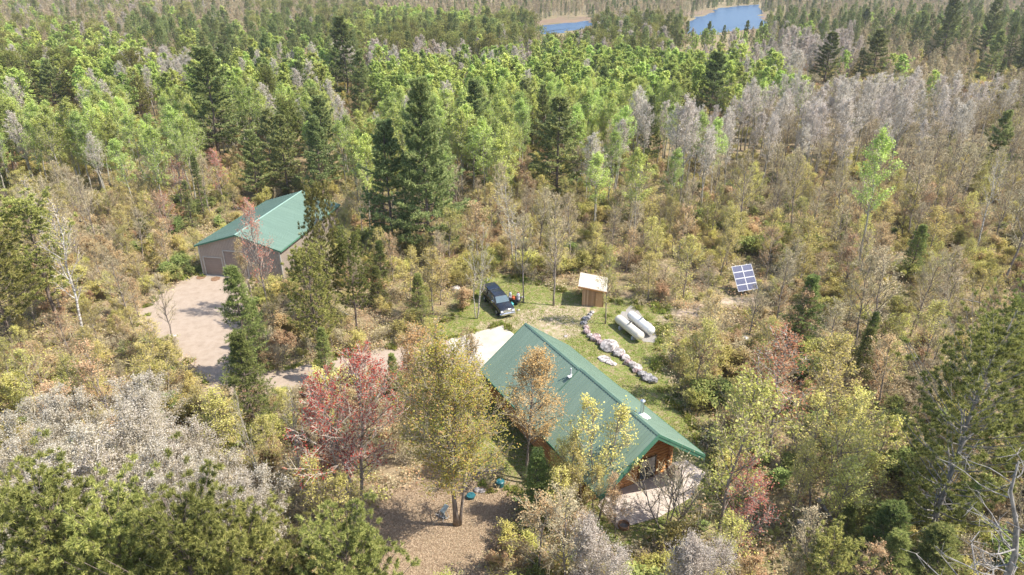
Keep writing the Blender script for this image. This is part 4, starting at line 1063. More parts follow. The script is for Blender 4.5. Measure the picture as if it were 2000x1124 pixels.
# trees one can point to: base point and top row in the photograph
HERO = [
 ('crimson_maple', 0, (702, 1003), 712, 1.0, 1.0, 'crimson-budded maple with several grey stems left of the yard maple'),
 ('yard_maple', 0, (893, 1023), 648, 2.0, 1.0, 'big yellow-green maple with clustered trunks standing on the leaf-covered yard'),
 ('gold_maple', 0, (1022, 940), 694, .4, 1.02, 'twin-trunked golden orange maple in front of the long green roof'),
 ('gold_maple', 0, (842, 900), 655, 3.1, .9, 'orange-gold maple between the concrete pad and the yard maple'),
 ('olive_maple', 1, (1165, 1015), 788, 1.0, .85, 'thin yellow-leafed tree in front of the near end of the green roof'),
 ('olive_maple', 0, (1112, 1030), 860, 2.0, .75, 'pale olive sapling between the young fir and the green roof'),
 ('fir', 0, (1052, 1015), 880, 1.2, 1.25, 'small bushy fir at the edge of the yard by the house'),
 ('orange_maple', 0, (1048, 1150), 992, .2, 1.3, 'orange bush maple at bottom center right of the tree shadow on the yard'),
 ('orange_maple', 2, (1120, 1130), 1000, 2.2, 1.1, 'rusty orange bush maple just right of the bottom center one'),
 ('silver_shrub', 0, (1180, 1190), 1025, 1.0, .9, 'whitish blooming shrub at bottom center below the patio'),
 ('silver_shrub', 0, (1350, 1190), 1032, 2.0, .95, 'whitish blooming shrub at the bottom right of the patio'),
 ('bare_shrub', 0, (1298, 1035), 930, 1.0, 1.25, 'leafless grey shrub in front of the patio'),
 ('bare_shrub', 0, (1345, 1050), 945, 3.0, 1.1, 'brownish bare shrub at the lower right rim of the patio'),
 ('olive_maple', 2, (1398, 1065), 752, .5, .9, 'tall yellow-green maple just right of the gable end'),
 ('rust_maple', 1, (1425, 1105), 915, 1.5, .9, 'reddish low maple right of the patio'),
 ('rust_maple', 0, (1500, 905), 668, .8, 1.25, 'red maple with crimson tips left of the yellow-green willowy one on the right'),
 ('olive_maple', 1, (1588, 1015), 775, 2.8, .9, 'crooked olive maple standing on the brown slope at right'),
 ('olive_maple', 0, (1545, 1025), 868, 1.2, .7, 'bent small maple left of the crooked olive one on the brown slope'),
 ('olive_maple', 2, (1605, 880), 672, 4.0, 1.15, 'fluffy yellow-green maple behind the crooked olive one'),
 ('open_pine', 0, (1806, 1065), 672, .3, .95, 'great dark pine with many bare grey limbs at lower right'),
 ('big_red_pine', 1, (1985, 1010), 690, 2.3, .9, 'dark pine filling the right edge of the photo at lower right'),
 ('fir', 1, (1700, 1140), 985, .8, 1.5, 'dark young fir at the foot of the great pine'),
 ('fir', 2, (1640, 1075), 985, 1.8, 1.1, 'small dark fir left of the foot of the great pine'),
 ('red_pine', 1, (1590, 1240), 1060, .8, 1.1, 'yellow-green pine top poking up at the bottom edge right of center'),
 ('fir', 2, (1790, 1190), 1030, 2.8, 1.6, 'dark fir at the bottom edge below the great pine'),
 ('fir', 0, (1720, 1190), 1040, 2.1, 1.4, 'dark fir at the bottom edge left of the one below the great pine'),
 ('open_pine', 1, (1900, 860), 600, 1.3, .8, 'thin dark pine behind the great pine at the right'),
 ('olive_maple', 0, (1092, 1012), 868, 3.6, .75, 'thin olive sapling touching the lower eave of the green roof'),
 ('orange_maple', 1, (1205, 1050), 930, 1.6, .8, 'orange bush at the left corner of the patio'),
 ('olive_maple', 1, (1140, 1045), 900, .6, .7, 'olive bush hiding the low corner of the green roof'),
 ('fir', 0, (1560, 690), 540, .1, 1.2, 'bright green fir standing alone right of the solar array'),
 ('fir', 1, (1685, 715), 610, 1.1, .8, 'slim small fir right of the bright green one'),
 ('fir', 2, (1670, 770), 640, 2.1, .9, 'olive green fir in the brush just below the slim small one'),
 ('fir', 1, (488, 740), 520, .1, .95, 'blue-green fir rising at the right side of the gravel drive before the barn doors'),
 ('fir', 0, (505, 855), 650, 1.1, 1.1, 'full dark green fir at the lower right bend of the gravel drive'),
 ('fir', 2, (640, 745), 640, 2.4, 1.0, 'small green fir halfway between the gravel drive and the concrete pad'),
 ('fir', 0, (775, 780), 690, 2.4, 1.1, 'low green fir between the gravel lane and the yard maple'),
 ('fir', 1, (745, 560), 470, .6, 1.1, 'dense young fir left of the big pine foot'),
 ('fir', 2, (740, 600), 520, .6, 1.2, 'bright young fir at the left edge of the clearing with the pickup'),
 ('fir', 0, (825, 640), 535, 1.6, 1.2, 'wide green fir just left of the birch clump by the pickup'),
 ('red_pine', 0, (650, 650), 386, .9, .6, 'ragged yellow-green pine in front of the right half of the barn roof'),
 ('red_pine', 2, (628, 720), 500, 2.9, .9, 'shorter pine below the ragged one in front of the barn'),
 ('red_pine', 1, (700, 650), 470, 1.9, .9, 'yellow-green pine between the barn and the big white pine'),
 ('rust_maple', 0, (528, 620), 408, 2.0, .7, 'thin red-budded maple in front of the barn roof'),
 ('orange_maple', 1, (500, 600), 470, 2.0, .7, 'low orange maple before the tall garage door'),
 ('big_white_pine', 0, (838, 505), 158, .5, .9, 'giant white pine in the middle left of the tall garage trees, beyond the clearing'),
 ('white_pine', 1, (770, 500), 240, 2.5, 1.0, 'white pine crowding the left side of the giant one'),
 ('white_pine', 0, (1088, 385), 190, .6, 1.35, 'layered white pine in the leafy aspens beyond the shed'),
 ('white_pine', 2, (1060, 300), 168, 1.6, .8, 'dark pine behind the layered white pine'),
 ('white_pine', 2, (1262, 345), 190, 2.6, .8, 'dark pine behind the pair of tall bare aspens'),
 ('white_pine', 1, (1382, 245), 104, .2, 1.25, 'tall dark pine at the left end of the silvery aspen stand'),
 ('white_pine', 0, (1607, 178), 64, .2, 1.4, 'broad white pine left of the pair standing over the silvery aspens'),
 ('white_pine', 2, (1697, 180), 60, 1.2, 1.4, 'open-limbed white pine right of the pair standing over the silvery aspens'),
 ('white_pine', 1, (1835, 130), -12, 2.2, .9, 'tallest pine breaking the top edge at right'),
 ('white_pine', 0, (1915, 130), 0, 3.2, 1.0, 'dark pine right of the tallest one at the top edge'),
 ('white_pine', 1, (430, 320), 95, .4, 1.3, 'tallest pine of the upper left, over the leafy aspens'),
 ('white_pine', 2, (682, 200), 36, 1.4, 1.2, 'tall dark pine near the top left of center'),
 ('white_pine', 0, (712, 245), 98, 2.4, 1.0, 'pine just right of and below the tall dark one near the top'),
 ('white_pine', 0, (65, 215), 120, 4.4, 1.3, 'spreading pine near the left edge in the upper leafy woods'),
 ('white_pine', 2, (115, 225), 118, 5.4, 1.2, 'spreading pine right of the left-edge one'),
 ('red_pine', 0, (283, 250), 155, 5.4, 1.2, 'round dense pine in the upper leafy woods left'),
 ('white_pine', 1, (505, 392), 255, .4, 1.15, 'leftmost of the blue-green pines behind the barn'),
 ('white_pine', 0, (565, 385), 225, 1.4, 1.1, 'second from the left of the blue-green pines behind the barn'),
 ('white_pine', 2, (632, 392), 230, 3.4, 1.1, 'third blue-green pine behind the barn, over its ridge end'),
 ('white_pine', 1, (540, 350), 215, 5.4, 1.1, 'rearmost blue-green pine behind the barn'),
 ('white_pine', 0, (1322, 93), 28, .4, .9, 'leftmost of the pines standing against the lake'),
 ('white_pine', 1, (1338, 95), 42, 1.4, .9, 'second pine from the left of those against the lake'),
 ('white_pine', 2, (1381, 101), 43, 2.4, .9, 'third pine from the left of those against the lake'),
 ('white_pine', 0, (1410, 97), 50, 3.4, .8, 'fourth pine from the left of those against the lake'),
 ('white_pine', 1, (1453, 95), 41, .9, .8, 'fifth pine from the left, dark against the main lake water'),
 ('white_pine', 2, (1481, 95), 42, 1.9, .8, 'sixth pine from the left, before the right end of the lake'),
 ('white_pine', 0, (1512, 88), 31, 2.9, .95, 'pine just right of the right end of the lake'),
 ('white_pine', 1, (1036, 62), 25, 2.9, .95, 'pine at the left tip of the small lake arm'),
 ('white_pine', 2, (1682, 90), 18, .9, 1.1, 'far pine on the skyline above the open-limbed one'),
 ('white_pine', 0, (1742, 85), 20, 1.9, 1.1, 'far pine left of the tallest pine at the top edge'),
 ('white_pine', 1, (1790, 95), 22, 2.9, 1.1, 'far pine just left of the tallest pine at the top edge'),
 ('white_pine', 2, (1925, 170), 62, 3.9, 1.0, 'pine below the dark one at the top edge, far right'),
 ('white_pine', 0, (1990, 160), 35, 4.9, 1.0, 'pine cut by the right edge near the top corner'),
 ('spruce', 0, (378, 450), 350, .4, 1.2, 'small green spruce left of the barn roof'),
 ('spruce', 1, (400, 430), 300, 1.4, .9, 'dark narrow spruce behind the small one left of the barn'),
 ('red_pine', 1, (118, 640), 405, .4, 1.25, 'big dark pine with dead lower limbs at the left edge'),
 ('red_pine', 2, (30, 690), 440, 1.4, 1.2, 'dark pine at the very left edge beside the one with dead limbs'),
 ('white_birch', 2, (930, 622), 438, .8, .75, 'white birch clump with slanting stems left of the pickup'),
 ('bare_hardwood', 0, (1022, 592), 420, .8, .8, 'straight grey-trunked tree directly right of the pickup'),
 ('bare_hardwood', 1, (1081, 597), 385, 2.8, .8, 'tall nearly bare tree halfway between the pickup and the shed'),
 ('olive_maple', 0, (1182, 633), 492, 1.8, .75, 'slender young tree in front of the shed roof'),
 ('silver_aspen', 0, (1306, 420), 212, .2, 1.0, 'tall grey-crowned aspen left of the white-stemmed twins'),
 ('silver_aspen', 1, (1325, 425), 200, 1.2, .95, 'tall grey-crowned aspen with the whitest straight stem in the middle distance'),
 ('silver_aspen', 2, (1252, 365), 205, 2.2, 1.0, 'grey aspen with a bare forked crown against dark pines'),
 ('leafy_aspen', 1, (1675, 530), 270, .2, .85, 'vivid lime-green aspen alone among the bare silvery trees'),
 ('bare_hardwood', 2, (1958, 560), 330, .7, 1.0, 'bare forked white tree near the right edge'),
 ('white_birch', 0, (1905, 500), 300, 2.7, .9, 'bare birch left of the forked tree near the right edge'),
 ('white_birch', 0, (170, 690), 400, 1.2, 1.0, 'leaning pale birch between the dark left pine and the gravel drive'),
 ('bare_hardwood', 1, (340, 675), 540, 1.2, 1.0, 'bare tree with buff twigs on the left rim of the gravel drive'),
 ('bare_hardwood', 0, (258, 640), 505, 2.2, 1.1, 'grey bare tree left of the buff one by the gravel drive'),
 ('white_birch', 0, (590, 975), 760, .5, .75, 'slanting white birch stem right of the silvery aspen thicket'),
 ('white_birch', 1, (520, 960), 770, 1.5, .6, 'crooked pale birch left of the crimson maple'),
 ('olive_maple', 1, (325, 785), 672, 1.5, 1.2, 'low spreading yellow-green maple at the mouth of the gravel drive'),
 ('orange_maple', 1, (905, 790), 640, 4.0, .8, 'reddish sapling before the concrete pad'),
]
for key, var, base, ty, rz, wide, lab in HERO:
    if lab.startswith('giant white pine'): lab = 'giant white pine towering left of center beyond the pickup clearing'
    q = gnd(*base); h = height_to(q, ty)
    wd = wide
    tree(key, q[0], q[1], h, lab, None, var, rz, wd, (0, .22) if key == 'snag' else (0, 0))
# trees rooted below the frame: picture column and row of the top, real height
LOW = [('big_red_pine', 1, 60, 905, 15.5, 'left-corner pine with blue-green tips along the bottom edge'), ('big_red_pine', 0, 215, 950, 14.5, 'second pine along the bottom edge counting from the left corner'),
       ('big_red_pine', 1, 365, 925, 15.5, 'third pine along the bottom edge, highest of that row'), ('big_red_pine', 0, 480, 968, 13.5, 'fourth pine along the bottom edge counting from the left corner'),
       ('big_red_pine', 1, 655, 985, 13.5, 'pine top at the bottom edge below the crimson maple'), ('big_red_pine', 0, 120, 1010, 12, 'lower pine in the bottom left corner in front of the row'),
       ('big_red_pine', 1, 300, 1030, 12, 'yellow-green pine in the bottom row before the highest one'), ('big_red_pine', 0, 560, 1040, 11, 'yellow-green pine in the bottom row left of the crimson maple')]
LOW.append(('snag', 0, 2012, 815, 17, 'dead grey tree with crooked bare limbs in the bottom right corner'))
for i, (key, var, px, py, h, lab) in enumerate(LOW):
    q = gnd(px, py + 75, h); tree(key, q[0], q[1], h, lab, None, var, i * 1.3, 1.35 if key == 'snag' else .85)
SILV = [(60, 760), (130, 735), (200, 770), (255, 715), (310, 725), (400, 850), (450, 880), (170, 850), (80, 850), (270, 840), (350, 870), (20, 830), (120, 900), (430, 930), (240, 900), (310, 940), (335, 800), (20, 900)]
SR = sorted(range(len(SILV)), key=lambda i: SILV[i][1]); SILV_LAB = {}
for b in range(3):
    rw = sorted(SR[b * 6:(b + 1) * 6], key=lambda i: SILV[i][0])
    for j, i in enumerate(rw):
        SILV_LAB[i] = 'silvery aspen, %s crown in the %s tier of the lower left thicket' % ('leftmost' if j == 0 else 'rightmost' if j == len(rw) - 1 else ('', 'second', 'third', 'fourth', 'fifth')[j] + ' from left', ('top', 'middle', 'lowest')[b])
for i, (px, py) in enumerate(SILV):
    h = 8.2 + (i * 7 % 5) * .8; q = gnd(px, py + 12, h)
    tree('silver_thicket', q[0], q[1], h, SILV_LAB[i], 'silvery aspens of the lower left thicket', i, i * 1.7, 1.15)

# what must stay in view
KEEP = [[(1023, 626), (1290, 845), (1385, 892), (1365, 975), (1207, 1034), (1168, 990), (1088, 895), (940, 722)],
        [(380, 478), (457, 455), (590, 366), (668, 400), (560, 492), (490, 545), (395, 540)],
        [(395, 540), (460, 545), (470, 620), (470, 700), (455, 790), (415, 745), (370, 690), (345, 620), (355, 560)],
        [(935, 545), (975, 545), (1035, 560), (1035, 625), (960, 625)], [(1095, 530), (1200, 535), (1200, 612), (1095, 612)],
        [(1130, 600), (1310, 600), (1320, 680), (1290, 760), (1220, 760), (1130, 690)], [(1418, 505), (1480, 505), (1484, 574), (1424, 574)],
        [(878, 660), (982, 632), (1012, 655), (935, 740), (900, 720)], [(720, 1120), (740, 1030), (880, 960), (960, 930), (1000, 950), (990, 1010), (940, 1120)],
        [(930, 780), (1000, 830), (1090, 930), (1000, 950), (960, 900)], [(1050, 62), (1060, 44), (1155, 38), (1155, 56), (1065, 68)], [(1330, 56), (1400, 20), (1486, 9), (1485, 38), (1503, 48), (1420, 58)],
        [(1010, 610), (1140, 590), (1140, 700), (1060, 650)], [(690, 695), (800, 682), (800, 722), (692, 724)], [(1560, 960), (1500, 1010), (1530, 1050), (1600, 1050), (1620, 1010)]]
def blocked(x, y, h, r_):
    for t, w in ((.02, 0), (.3, .3), (.55, .8), (.55, -.8), (.8, .55), (.8, -.55), (1, 0), (.55, 0)):
        px, py = proj(x + r_ * w, y, h * t)
        for kp in KEEP:
            if inpoly(px, py, kp): return True
    return False
CLEAR = [gp[k] for k in ('drive', 'drive2', 'pad', 'patio', 'bed', 'lawn', 'yard', 'path')] + lake_polys + [[tuple(HO + hd * s + hn * n) for s, n in ((-1, -6), (21, -6), (21, 6), (-1, 6))],
         [(BO[0] + math.cos(BA) * s - math.sin(BA) * n, BO[1] + math.sin(BA) * s + math.cos(BA) * n) for s, n in ((-1, -7), (21, -7), (21, 7), (-1, 7))]]
def open_ground(x, y):
    return any(inpoly(x, y, c) for c in CLEAR)

# species mixtures by where the crowns show
REG = [(250, 25, 450, 40, dict(tb=5, wp=1, rp=1.2, as_=1.2, ba=1.2)), (650, 20, 110, 26, dict(rp=5, wp=3, tb=2)), (900, 8, 600, 18, dict(tb=6, sp=3)), (1700, 8, 500, 16, dict(tb=7, sp=2.5)), (900, 75, 160, 30, dict(wp=3, rp=5, as_=2)), (820, 45, 110, 22, dict(as_=8, tb=2)),
       (1200, 85, 200, 28, dict(rp=3, wp=2, tb=3, ba=2)), (1400, 88, 90, 24, dict(as_=8, wp=2)), (1540, 105, 130, 24, dict(ba=9, wp=.4)), (1550, 165, 200, 22, dict(tb=4, as_=3, my=2, sp=1)), (1850, 60, 200, 60, dict(wp=3, tb=5, my=1, as_=1)),
       (450, 85, 150, 36, dict(wp=4, sp=1, tb=3, as_=2)), (150, 115, 200, 35, dict(rp=2, as_=4, tb=3, ba=1)), (110, 200, 110, 22, dict(ba=5, as_=5)), (290, 142, 60, 20, dict(ba=8, as_=1)), (850, 118, 170, 16, dict(ba=6, tb=4)),
       (350, 230, 330, 75, dict(as_=7, wp=1.3, ba=1.5, rp=.5)), (800, 230, 300, 90, dict(as_=6, wp=1.3, ba=1.5, rp=.8, tb=1)), (1150, 165, 300, 50, dict(as_=8, ba=1, wp=.4)), (1050, 275, 250, 60, dict(as_=7, wp=.8, bi=1, ba=1)),
       (1260, 270, 90, 70, dict(as_=4, ba=3, wp=1)), (1650, 225, 260, 42, dict(ba=9, tb=2)), (1600, 340, 350, 70, dict(ba=1.6, tb=3, mo=1.6, my=4.5)), (1900, 280, 150, 60, dict(tb=4, mo=2, my=2)), (1850, 160, 200, 40, dict(tb=4, mo=2, my=3, sp=1)),
       (150, 370, 250, 80, dict(bi=2, mo=3, tb=2, my=3, as_=1)), (400, 330, 150, 60, dict(mo=3, mr=1, my=2, sp=1, as_=2)), (950, 390, 350, 80, dict(my=4, mo=2, wp=.1, tb=2, bi=1, sp=.2)),
       (1350, 480, 220, 90, dict(my=6, mo=2, fi=1, tb=1)), (1780, 520, 280, 120, dict(mo=3, tb=2, my=5, fi=.8)), (1950, 330, 90, 110, dict(wp=3, tb=3, my=2)), (150, 600, 200, 110, dict(tb=3, mo=3, rp=1, my=3)), (600, 650, 150, 110, dict(mo=3, my=4, fi=2)),
       (1620, 850, 300, 140, dict(my=5, mo=3, tb=1, fi=.5)), (200, 900, 280, 90, dict(ba=9, mo=1)), (1850, 720, 250, 120, dict(my=4, mo=4, tb=1, rp=.3)), (1950, 1000, 200, 160, dict(fi=3, my=3, mo=2, rp=.6)), (300, 1090, 420, 60, dict(rp=9)), (1150, 520, 120, 60, dict(my=5, fi=1, mo=2))]
KEYS = dict(tb='bare_hardwood', wp='white_pine', rp='red_pine', as_='leafy_aspen', sp='spruce', ba='silver_aspen', bi='white_birch', mo='orange_maple', my='olive_maple', mr='rust_maple', fi='fir')
HT = dict(tb=(9, 13), wp=(14, 21), rp=(12, 16), as_=(11.5, 16), sp=(9, 14), ba=(12.5, 16), bi=(9, 14), mo=(4.5, 8.5), my=(4.5, 8.5), mr=(6, 10), fi=(4, 9))
def species(px, py, r):
    tot = {}
    px += 45 * math.sin(px / 61 + py / 23); py += (9 if py < 150 else 20) * math.sin(px / 83 + 1.3) * math.cos(px / 29)
    for cx, cy, rx, ry, mix in REG:
        w = math.exp(-min(30, ((px - cx) / rx) ** 2 + ((py - cy) / ry) ** 2) * 1.3)
        sm = sum(mix.values())
        for k, v in mix.items(): tot[k] = tot.get(k, 0) + w * v / sm
    ks = list(tot); p = np.array([tot[k] for k in ks]) ** (1.75 if py < 330 else 1.4); p /= p.sum()
    return ks[int(r.choice(len(ks), p=p))]
LOOK = dict(tb='leafless tan hardwood', wp='tall white pine', rp='round-topped dark pine', as_='fresh green aspen', sp='narrow dark spruce', ba='silvery bare aspen', bi='bare white-stemmed birch', mo='small orange-budded maple', my='small yellow-green maple', mr='red-budded maple', fi='young bushy fir')
PL = dict(tb='leafless tan hardwoods', wp='white pines', rp='round-topped pines', as_='fresh green aspens', sp='narrow spruces', ba='silvery bare aspens', bi='bare birches', mo='small orange maples', my='small yellow-green maples', mr='red-budded maples', fi='young firs')
def zone(px, py):
    if py < 200:
        return ('in the far upper left' if px < 600 else 'far woods before the lake' if px < 1300 else 'far woods right below the lake' if px < 1650 else 'in the far upper right')
    if py < 330:
        return ('upper left woods behind the barn' if px < 450 else 'woods beyond barn and giant pine' if px < 800 else 'green woods high above the shed' if px < 1250 else 'far beyond the solar array' if px < 1650 else 'right edge, far above the lone fir')
    if py < 460:
        return ('left of the barn, near the edge' if px < 250 else 'just behind the barn' if px < 520 else 'right of the barn by giant pine' if px < 900 else 'behind the shed and pickup' if px < 1250 else 'right behind the solar array' if px < 1650 else 'right side, level with lime-green aspen')
    if py < 640:
        return ('left of the gravel drive' if px < 400 else 'between barn and pickup' if px < 930 else 'around the shed clearing' if px < 1320 else 'close round the solar array' if px < 1600 else 'brush right of the lone fir')
    if py < 850:
        return ('below the gravel drive, left' if px < 460 else 'between gravel drive and house' if px < 950 else 'right of rock wall and tanks' if px < 1550 else 'right side above the great pine')
    return ('lower left corner woods' if px < 600 else 'at the bottom below the yard' if px < 1150 else 'brown slope right of the gable' if px < 1650 else 'round the great pine, lower right')

r = np.random.default_rng(11)
small = {'mo', 'my', 'fi'}
cand = []
y = 20.0
while y < 760:
    step = 4.1 if y < 130 else 4.6 if y < 230 else 6.0 if y < 420 else 8.0
    half = .80 * (y * math.cos(PITCH) + H * math.sin(PITCH)) + 8
    x = -half
    while x < half:
        cand.append((x + r.uniform(-.48, .48) * step, y + r.uniform(-.48, .48) * step)); x += step
    y += step
hx = np.array([q[0] for q in placed]); hy = np.array([q[1] for q in placed]); hr = np.array([q[2] for q in placed])
solo = {}
cohort = {}
far = {}
nrej = 0
VIEW = []            # hero trees whose upper part the photograph shows clear
for key, var, base, ty, rz, wide, lab in HERO:
    if base[1] < 1030 and key != 'silver_aspen':
        q = gnd(*base); h = height_to(q, ty); d = math.hypot(q[1], H)
        VIEW.append((base[0], base[1], ty, LIB[key][0][3] * h / LIB[key][0][2] * wide * F / d * .75))
def hides(x, y, h, cr):
    bx, by = proj(x, y, 0); tx, ty_ = proj(x, y, h); w_ = cr * F / math.hypot(y, H) * .8
    for vx, vb, vt, vw in VIEW:
        if by > vb and abs(tx - vx) < vw + w_ and ty_ < vt + .72 * (vb - vt): return True
    return False
for x, y in cand:
    px, py = proj(x, y, 0)
    d0 = math.hypot(x, y)
    if d0 < 14 or (open_ground(x, y) and not (y > 300 and r.uniform() < .10 and not any(inpoly(x, y, c_) for c_ in lake_polys[:3]))): continue
    if np.any((hx - x) ** 2 + (hy - y) ** 2 < (hr * .62) ** 2): continue
    cpx, cpy = proj(x, y, 10 if y > 95 else 6)
    k = species(cpx, cpy, r)
    # canopy trees stand apart where the low woods show between them
    if y < 120 and k in ('tb', 'ba', 'as_', 'wp', 'rp', 'bi') and r.uniform() < .45: k = 'my' if r.uniform() < .5 else 'mo'
    if y < 125 and k in ('wp', 'rp') and x > 5: k = 'my'
    if y < 62 and px < 1700 and k not in small: k = 'mo' if r.uniform() < .6 else 'my'
    if px < 780 and py > 860 and k not in small: continue
    lo, hi = HT[k]; h = r.uniform(lo, hi)
    cr = LIB[KEYS[k]][0][3] * h / LIB[KEYS[k]][0][2]
    if blocked(x, y, h, cr):
        if y < 140 and k not in small:
            k = 'my' if r.uniform() < .6 else 'mo'; h = r.uniform(3.5, 6); cr = 2.3 * h / 8
            if blocked(x, y, h, cr): nrej += 1; continue
        elif y > 300 and r.uniform() < .8:
            h = r.uniform(2.5, 4.5); k = 'as_' if r.uniform() < .7 else 'sp'; cr = .9
            if blocked(x, y, h, cr): nrej += 1; continue
        else: nrej += 1; continue
    if y < 150 and k in small and r.uniform() < .38:
        if r.uniform() < .6: continue
        k = 'tb'; h = r.uniform(6, 10)
    if y > 130 and k in small: h *= 1.25
    if y < 330 and y > 40 and hides(x, y, h, cr):
        k = 'my' if r.uniform() < .6 else 'mo'; h = r.uniform(3, 5.5); cr = 2.3 * h / 8
        if hides(x, y, h, cr) and r.uniform() < .9: nrej += 1; continue
    rec = (x, y, h, k, r.integers(0, 99), r.uniform(0, 6.28), r.uniform(.85, 1.2), px, py)
    if y < 235: solo.setdefault(k, []).append(rec)
    else: far.setdefault(k, []).append(rec)
for k, L in solo.items():
    L.sort(key=lambda q: q[1])
    far.setdefault(k, []).extend(L[285:])
    for x, y, h, k_, v_, rz, wd, px, py in L[:285]:
        z = zone(px, py)
        e = tree(KEYS[k], x, y, h, '', PL[k] + ' ' + z, v_, rz, wd, tuple(r.normal(0, .03, 2)))
        cohort.setdefault((k, z), []).append((y, x / y, e))
ORD = ['', 'second', 'third', 'fourth', 'fifth', 'sixth', 'seventh', 'eighth', 'ninth', 'tenth', 'eleventh', 'twelfth', 'thirteenth'] + [str(i) + ('st' if i % 10 == 1 else 'nd' if i % 10 == 2 else 'rd' if i % 10 == 3 else 'th') for i in range(14, 60)]
ORD = [w.replace('14st', '14th') for w in ORD]
for (k, z), L in cohort.items():
    L.sort(key=lambda q: q[0]); n = len(L); nr = max(1, round(n / 7))
    for i in range(nr):
        row = sorted(L[i * n // nr:(i + 1) * n // nr], key=lambda q: q[1]); m_ = len(row)
        rw = '' if nr == 1 else ('nearest row' if i == 0 else 'farthest row' if i == nr - 1 else ORD[i] + ' row')
        for j, (_, _, e) in enumerate(row):
            w = 'lone' if m_ == 1 and nr == 1 else 'leftmost' if j == 0 else 'rightmost' if j == m_ - 1 else ORD[j] + ' from left'
            lk = LOOK[k]
            e['label'] = (lk + ', ' + w + (' of ' + rw if rw else '') + ', ' + z) if w != 'lone' else 'lone ' + lk + ' ' + z
print('individual trees', {k: min(285, len(v)) for k, v in solo.items()}, 'far', {k: len(v) for k, v in far.items()}, 'rejected', nrej)

# ------------------------------------------------------------------ stuff: far woods and brush nobody could count
def joined(name, TC, bark, twig, leaf, smooth=False):
    T, C = TC
    J = MB(); J.v = T.v + C.v
    J.q = T.q + [q + T.n for q in C.q]; J.t = T.t + [t + T.n for t in C.t]
    J.qm = T.qm + [q + 1 for q in C.qm]; J.tm = T.tm + [t + 1 for t in C.tm]
    return J.mesh(name, [M[bark], M[twig], M[leaf]])
def scatter(name, meshes, P, S_, R_, I_, label, cat='woods'):
    col = bpy.data.collections.new(name + '_kinds')
    for i, me in enumerate(meshes):
        o = bpy.data.objects.new('%s_kind_%02d' % (name, i), me); col.objects.link(o)
    n = len(P)
    me = bpy.data.meshes.new(name); me.vertices.add(n); me.vertices.foreach_set('co', np.asarray(P, np.float32).ravel())
    a = me.attributes.new('scl', 'FLOAT_VECTOR', 'POINT'); a.data.foreach_set('vector', np.asarray(S_, np.float32).ravel())
    a = me.attributes.new('rot', 'FLOAT_VECTOR', 'POINT'); a.data.foreach_set('vector', np.asarray(R_, np.float32).ravel())
    a = me.attributes.new('idx', 'INT', 'POINT'); a.data.foreach_set('value', np.asarray(I_, np.int32))
    o = bpy.data.objects.new(name, me); COL.objects.link(o)
    tag(o, label, cat, None, 'stuff')
    ng = bpy.data.node_groups.new(name, 'GeometryNodeTree')
    ng.interface.new_socket('Geometry', in_out='INPUT', socket_type='NodeSocketGeometry')
    ng.interface.new_socket('Geometry', in_out='OUTPUT', socket_type='NodeSocketGeometry')
    gi_, go = ng.nodes.new('NodeGroupInput'), ng.nodes.new('NodeGroupOutput')
    ip = ng.nodes.new('GeometryNodeInstanceOnPoints'); ci = ng.nodes.new('GeometryNodeCollectionInfo')
    ci.inputs['Collection'].default_value = col; ci.inputs['Separate Children'].default_value = True; ci.inputs['Reset Children'].default_value = True
    ip.inputs['Pick Instance'].default_value = True
    def na(nm, ty):
        q = ng.nodes.new('GeometryNodeInputNamedAttribute'); q.data_type = ty; q.inputs['Name'].default_value = nm
        return [s for s in q.outputs if s.enabled and s.name == 'Attribute'][0]
    e2r = ng.nodes.new('FunctionNodeEulerToRotation')
    ng.links.new(na('rot', 'FLOAT_VECTOR'), e2r.inputs[0]); ng.links.new(e2r.outputs[0], ip.inputs['Rotation'])
    ng.links.new(na('scl', 'FLOAT_VECTOR'), ip.inputs['Scale']); ng.links.new(na('idx', 'INT'), ip.inputs['Instance Index'])
    ng.links.new(gi_.outputs[0], ip.inputs['Points']); ng.links.new(ci.outputs[0], ip.inputs['Instance'])
    ng.links.new(ip.outputs[0], go.inputs[0])
    md = o.modifiers.new('scatter', 'NODES'); md.node_group = ng
    return o
FAR = {}
def fr(k, bark, twig, leaf, TCs): FAR[k] = [joined('far_' + k, tc_, bark, twig, leaf) for tc_ in TCs]
fr('wp', 'bark_pine', 'bark_pine', 'needle_white_pine', [pine(310 + i, 22, .15, 4.4, 1.2, 5, 6, 2, 5, .62, .17, .28, .85, gap=.2) for i in range(3)])
fr('rp', 'bark_pine', 'bark_pine', 'needle_red_pine', [pine(320 + i, 15, .3, 3.4, .9, 5, 5, 2, 6, .55, .14, .45, 1, .3, gap=.15, red=True) for i in range(2)])
fr('sp', 'bark_pine', 'bark_pine', 'needle_white_pine', [pine(330 + i, 13, .05, 1.6, .7, 5, 3, 2, 5, .5, .17, -.05, .9, gap=.1) for i in range(2)])
fr('fi', 'bark_pine', 'bark_pine', 'needle_fir', [pine(335, 10, .05, 2.2, .6, 5, 4, 2, 5, .45, .15, .0, .9, gap=.1)])
fr('as_', 'bark_aspen', 'twig_grey', 'leaf_aspen', [broadleaf(340 + i, 15, .38, 2.9, 1, 20, 4, 3, 9, .42, twr=.03) for i in range(3)])
fr('ba', 'bark_aspen', 'twig_grey', 'leaf_lilac', [broadleaf(350 + i, 15, .4, 2.7, 1, 22, 5, 5, 4, .22, 48, twr=.028) for i in range(3)])
fr('tb', 'bark_aspen', 'twig_tan', 'leaf_tan', [broadleaf(360 + i, 13, .3, 2.8, 1, 22, 5, 5, 3, .24, 46, twr=.03) for i in range(3)])
fr('bi', 'bark_birch', 'twig_grey', 'leaf_tan', [broadleaf(370, 13, .35, 2.4, 2, 20, 4, 4, 2, .25, 50, twr=.025)])
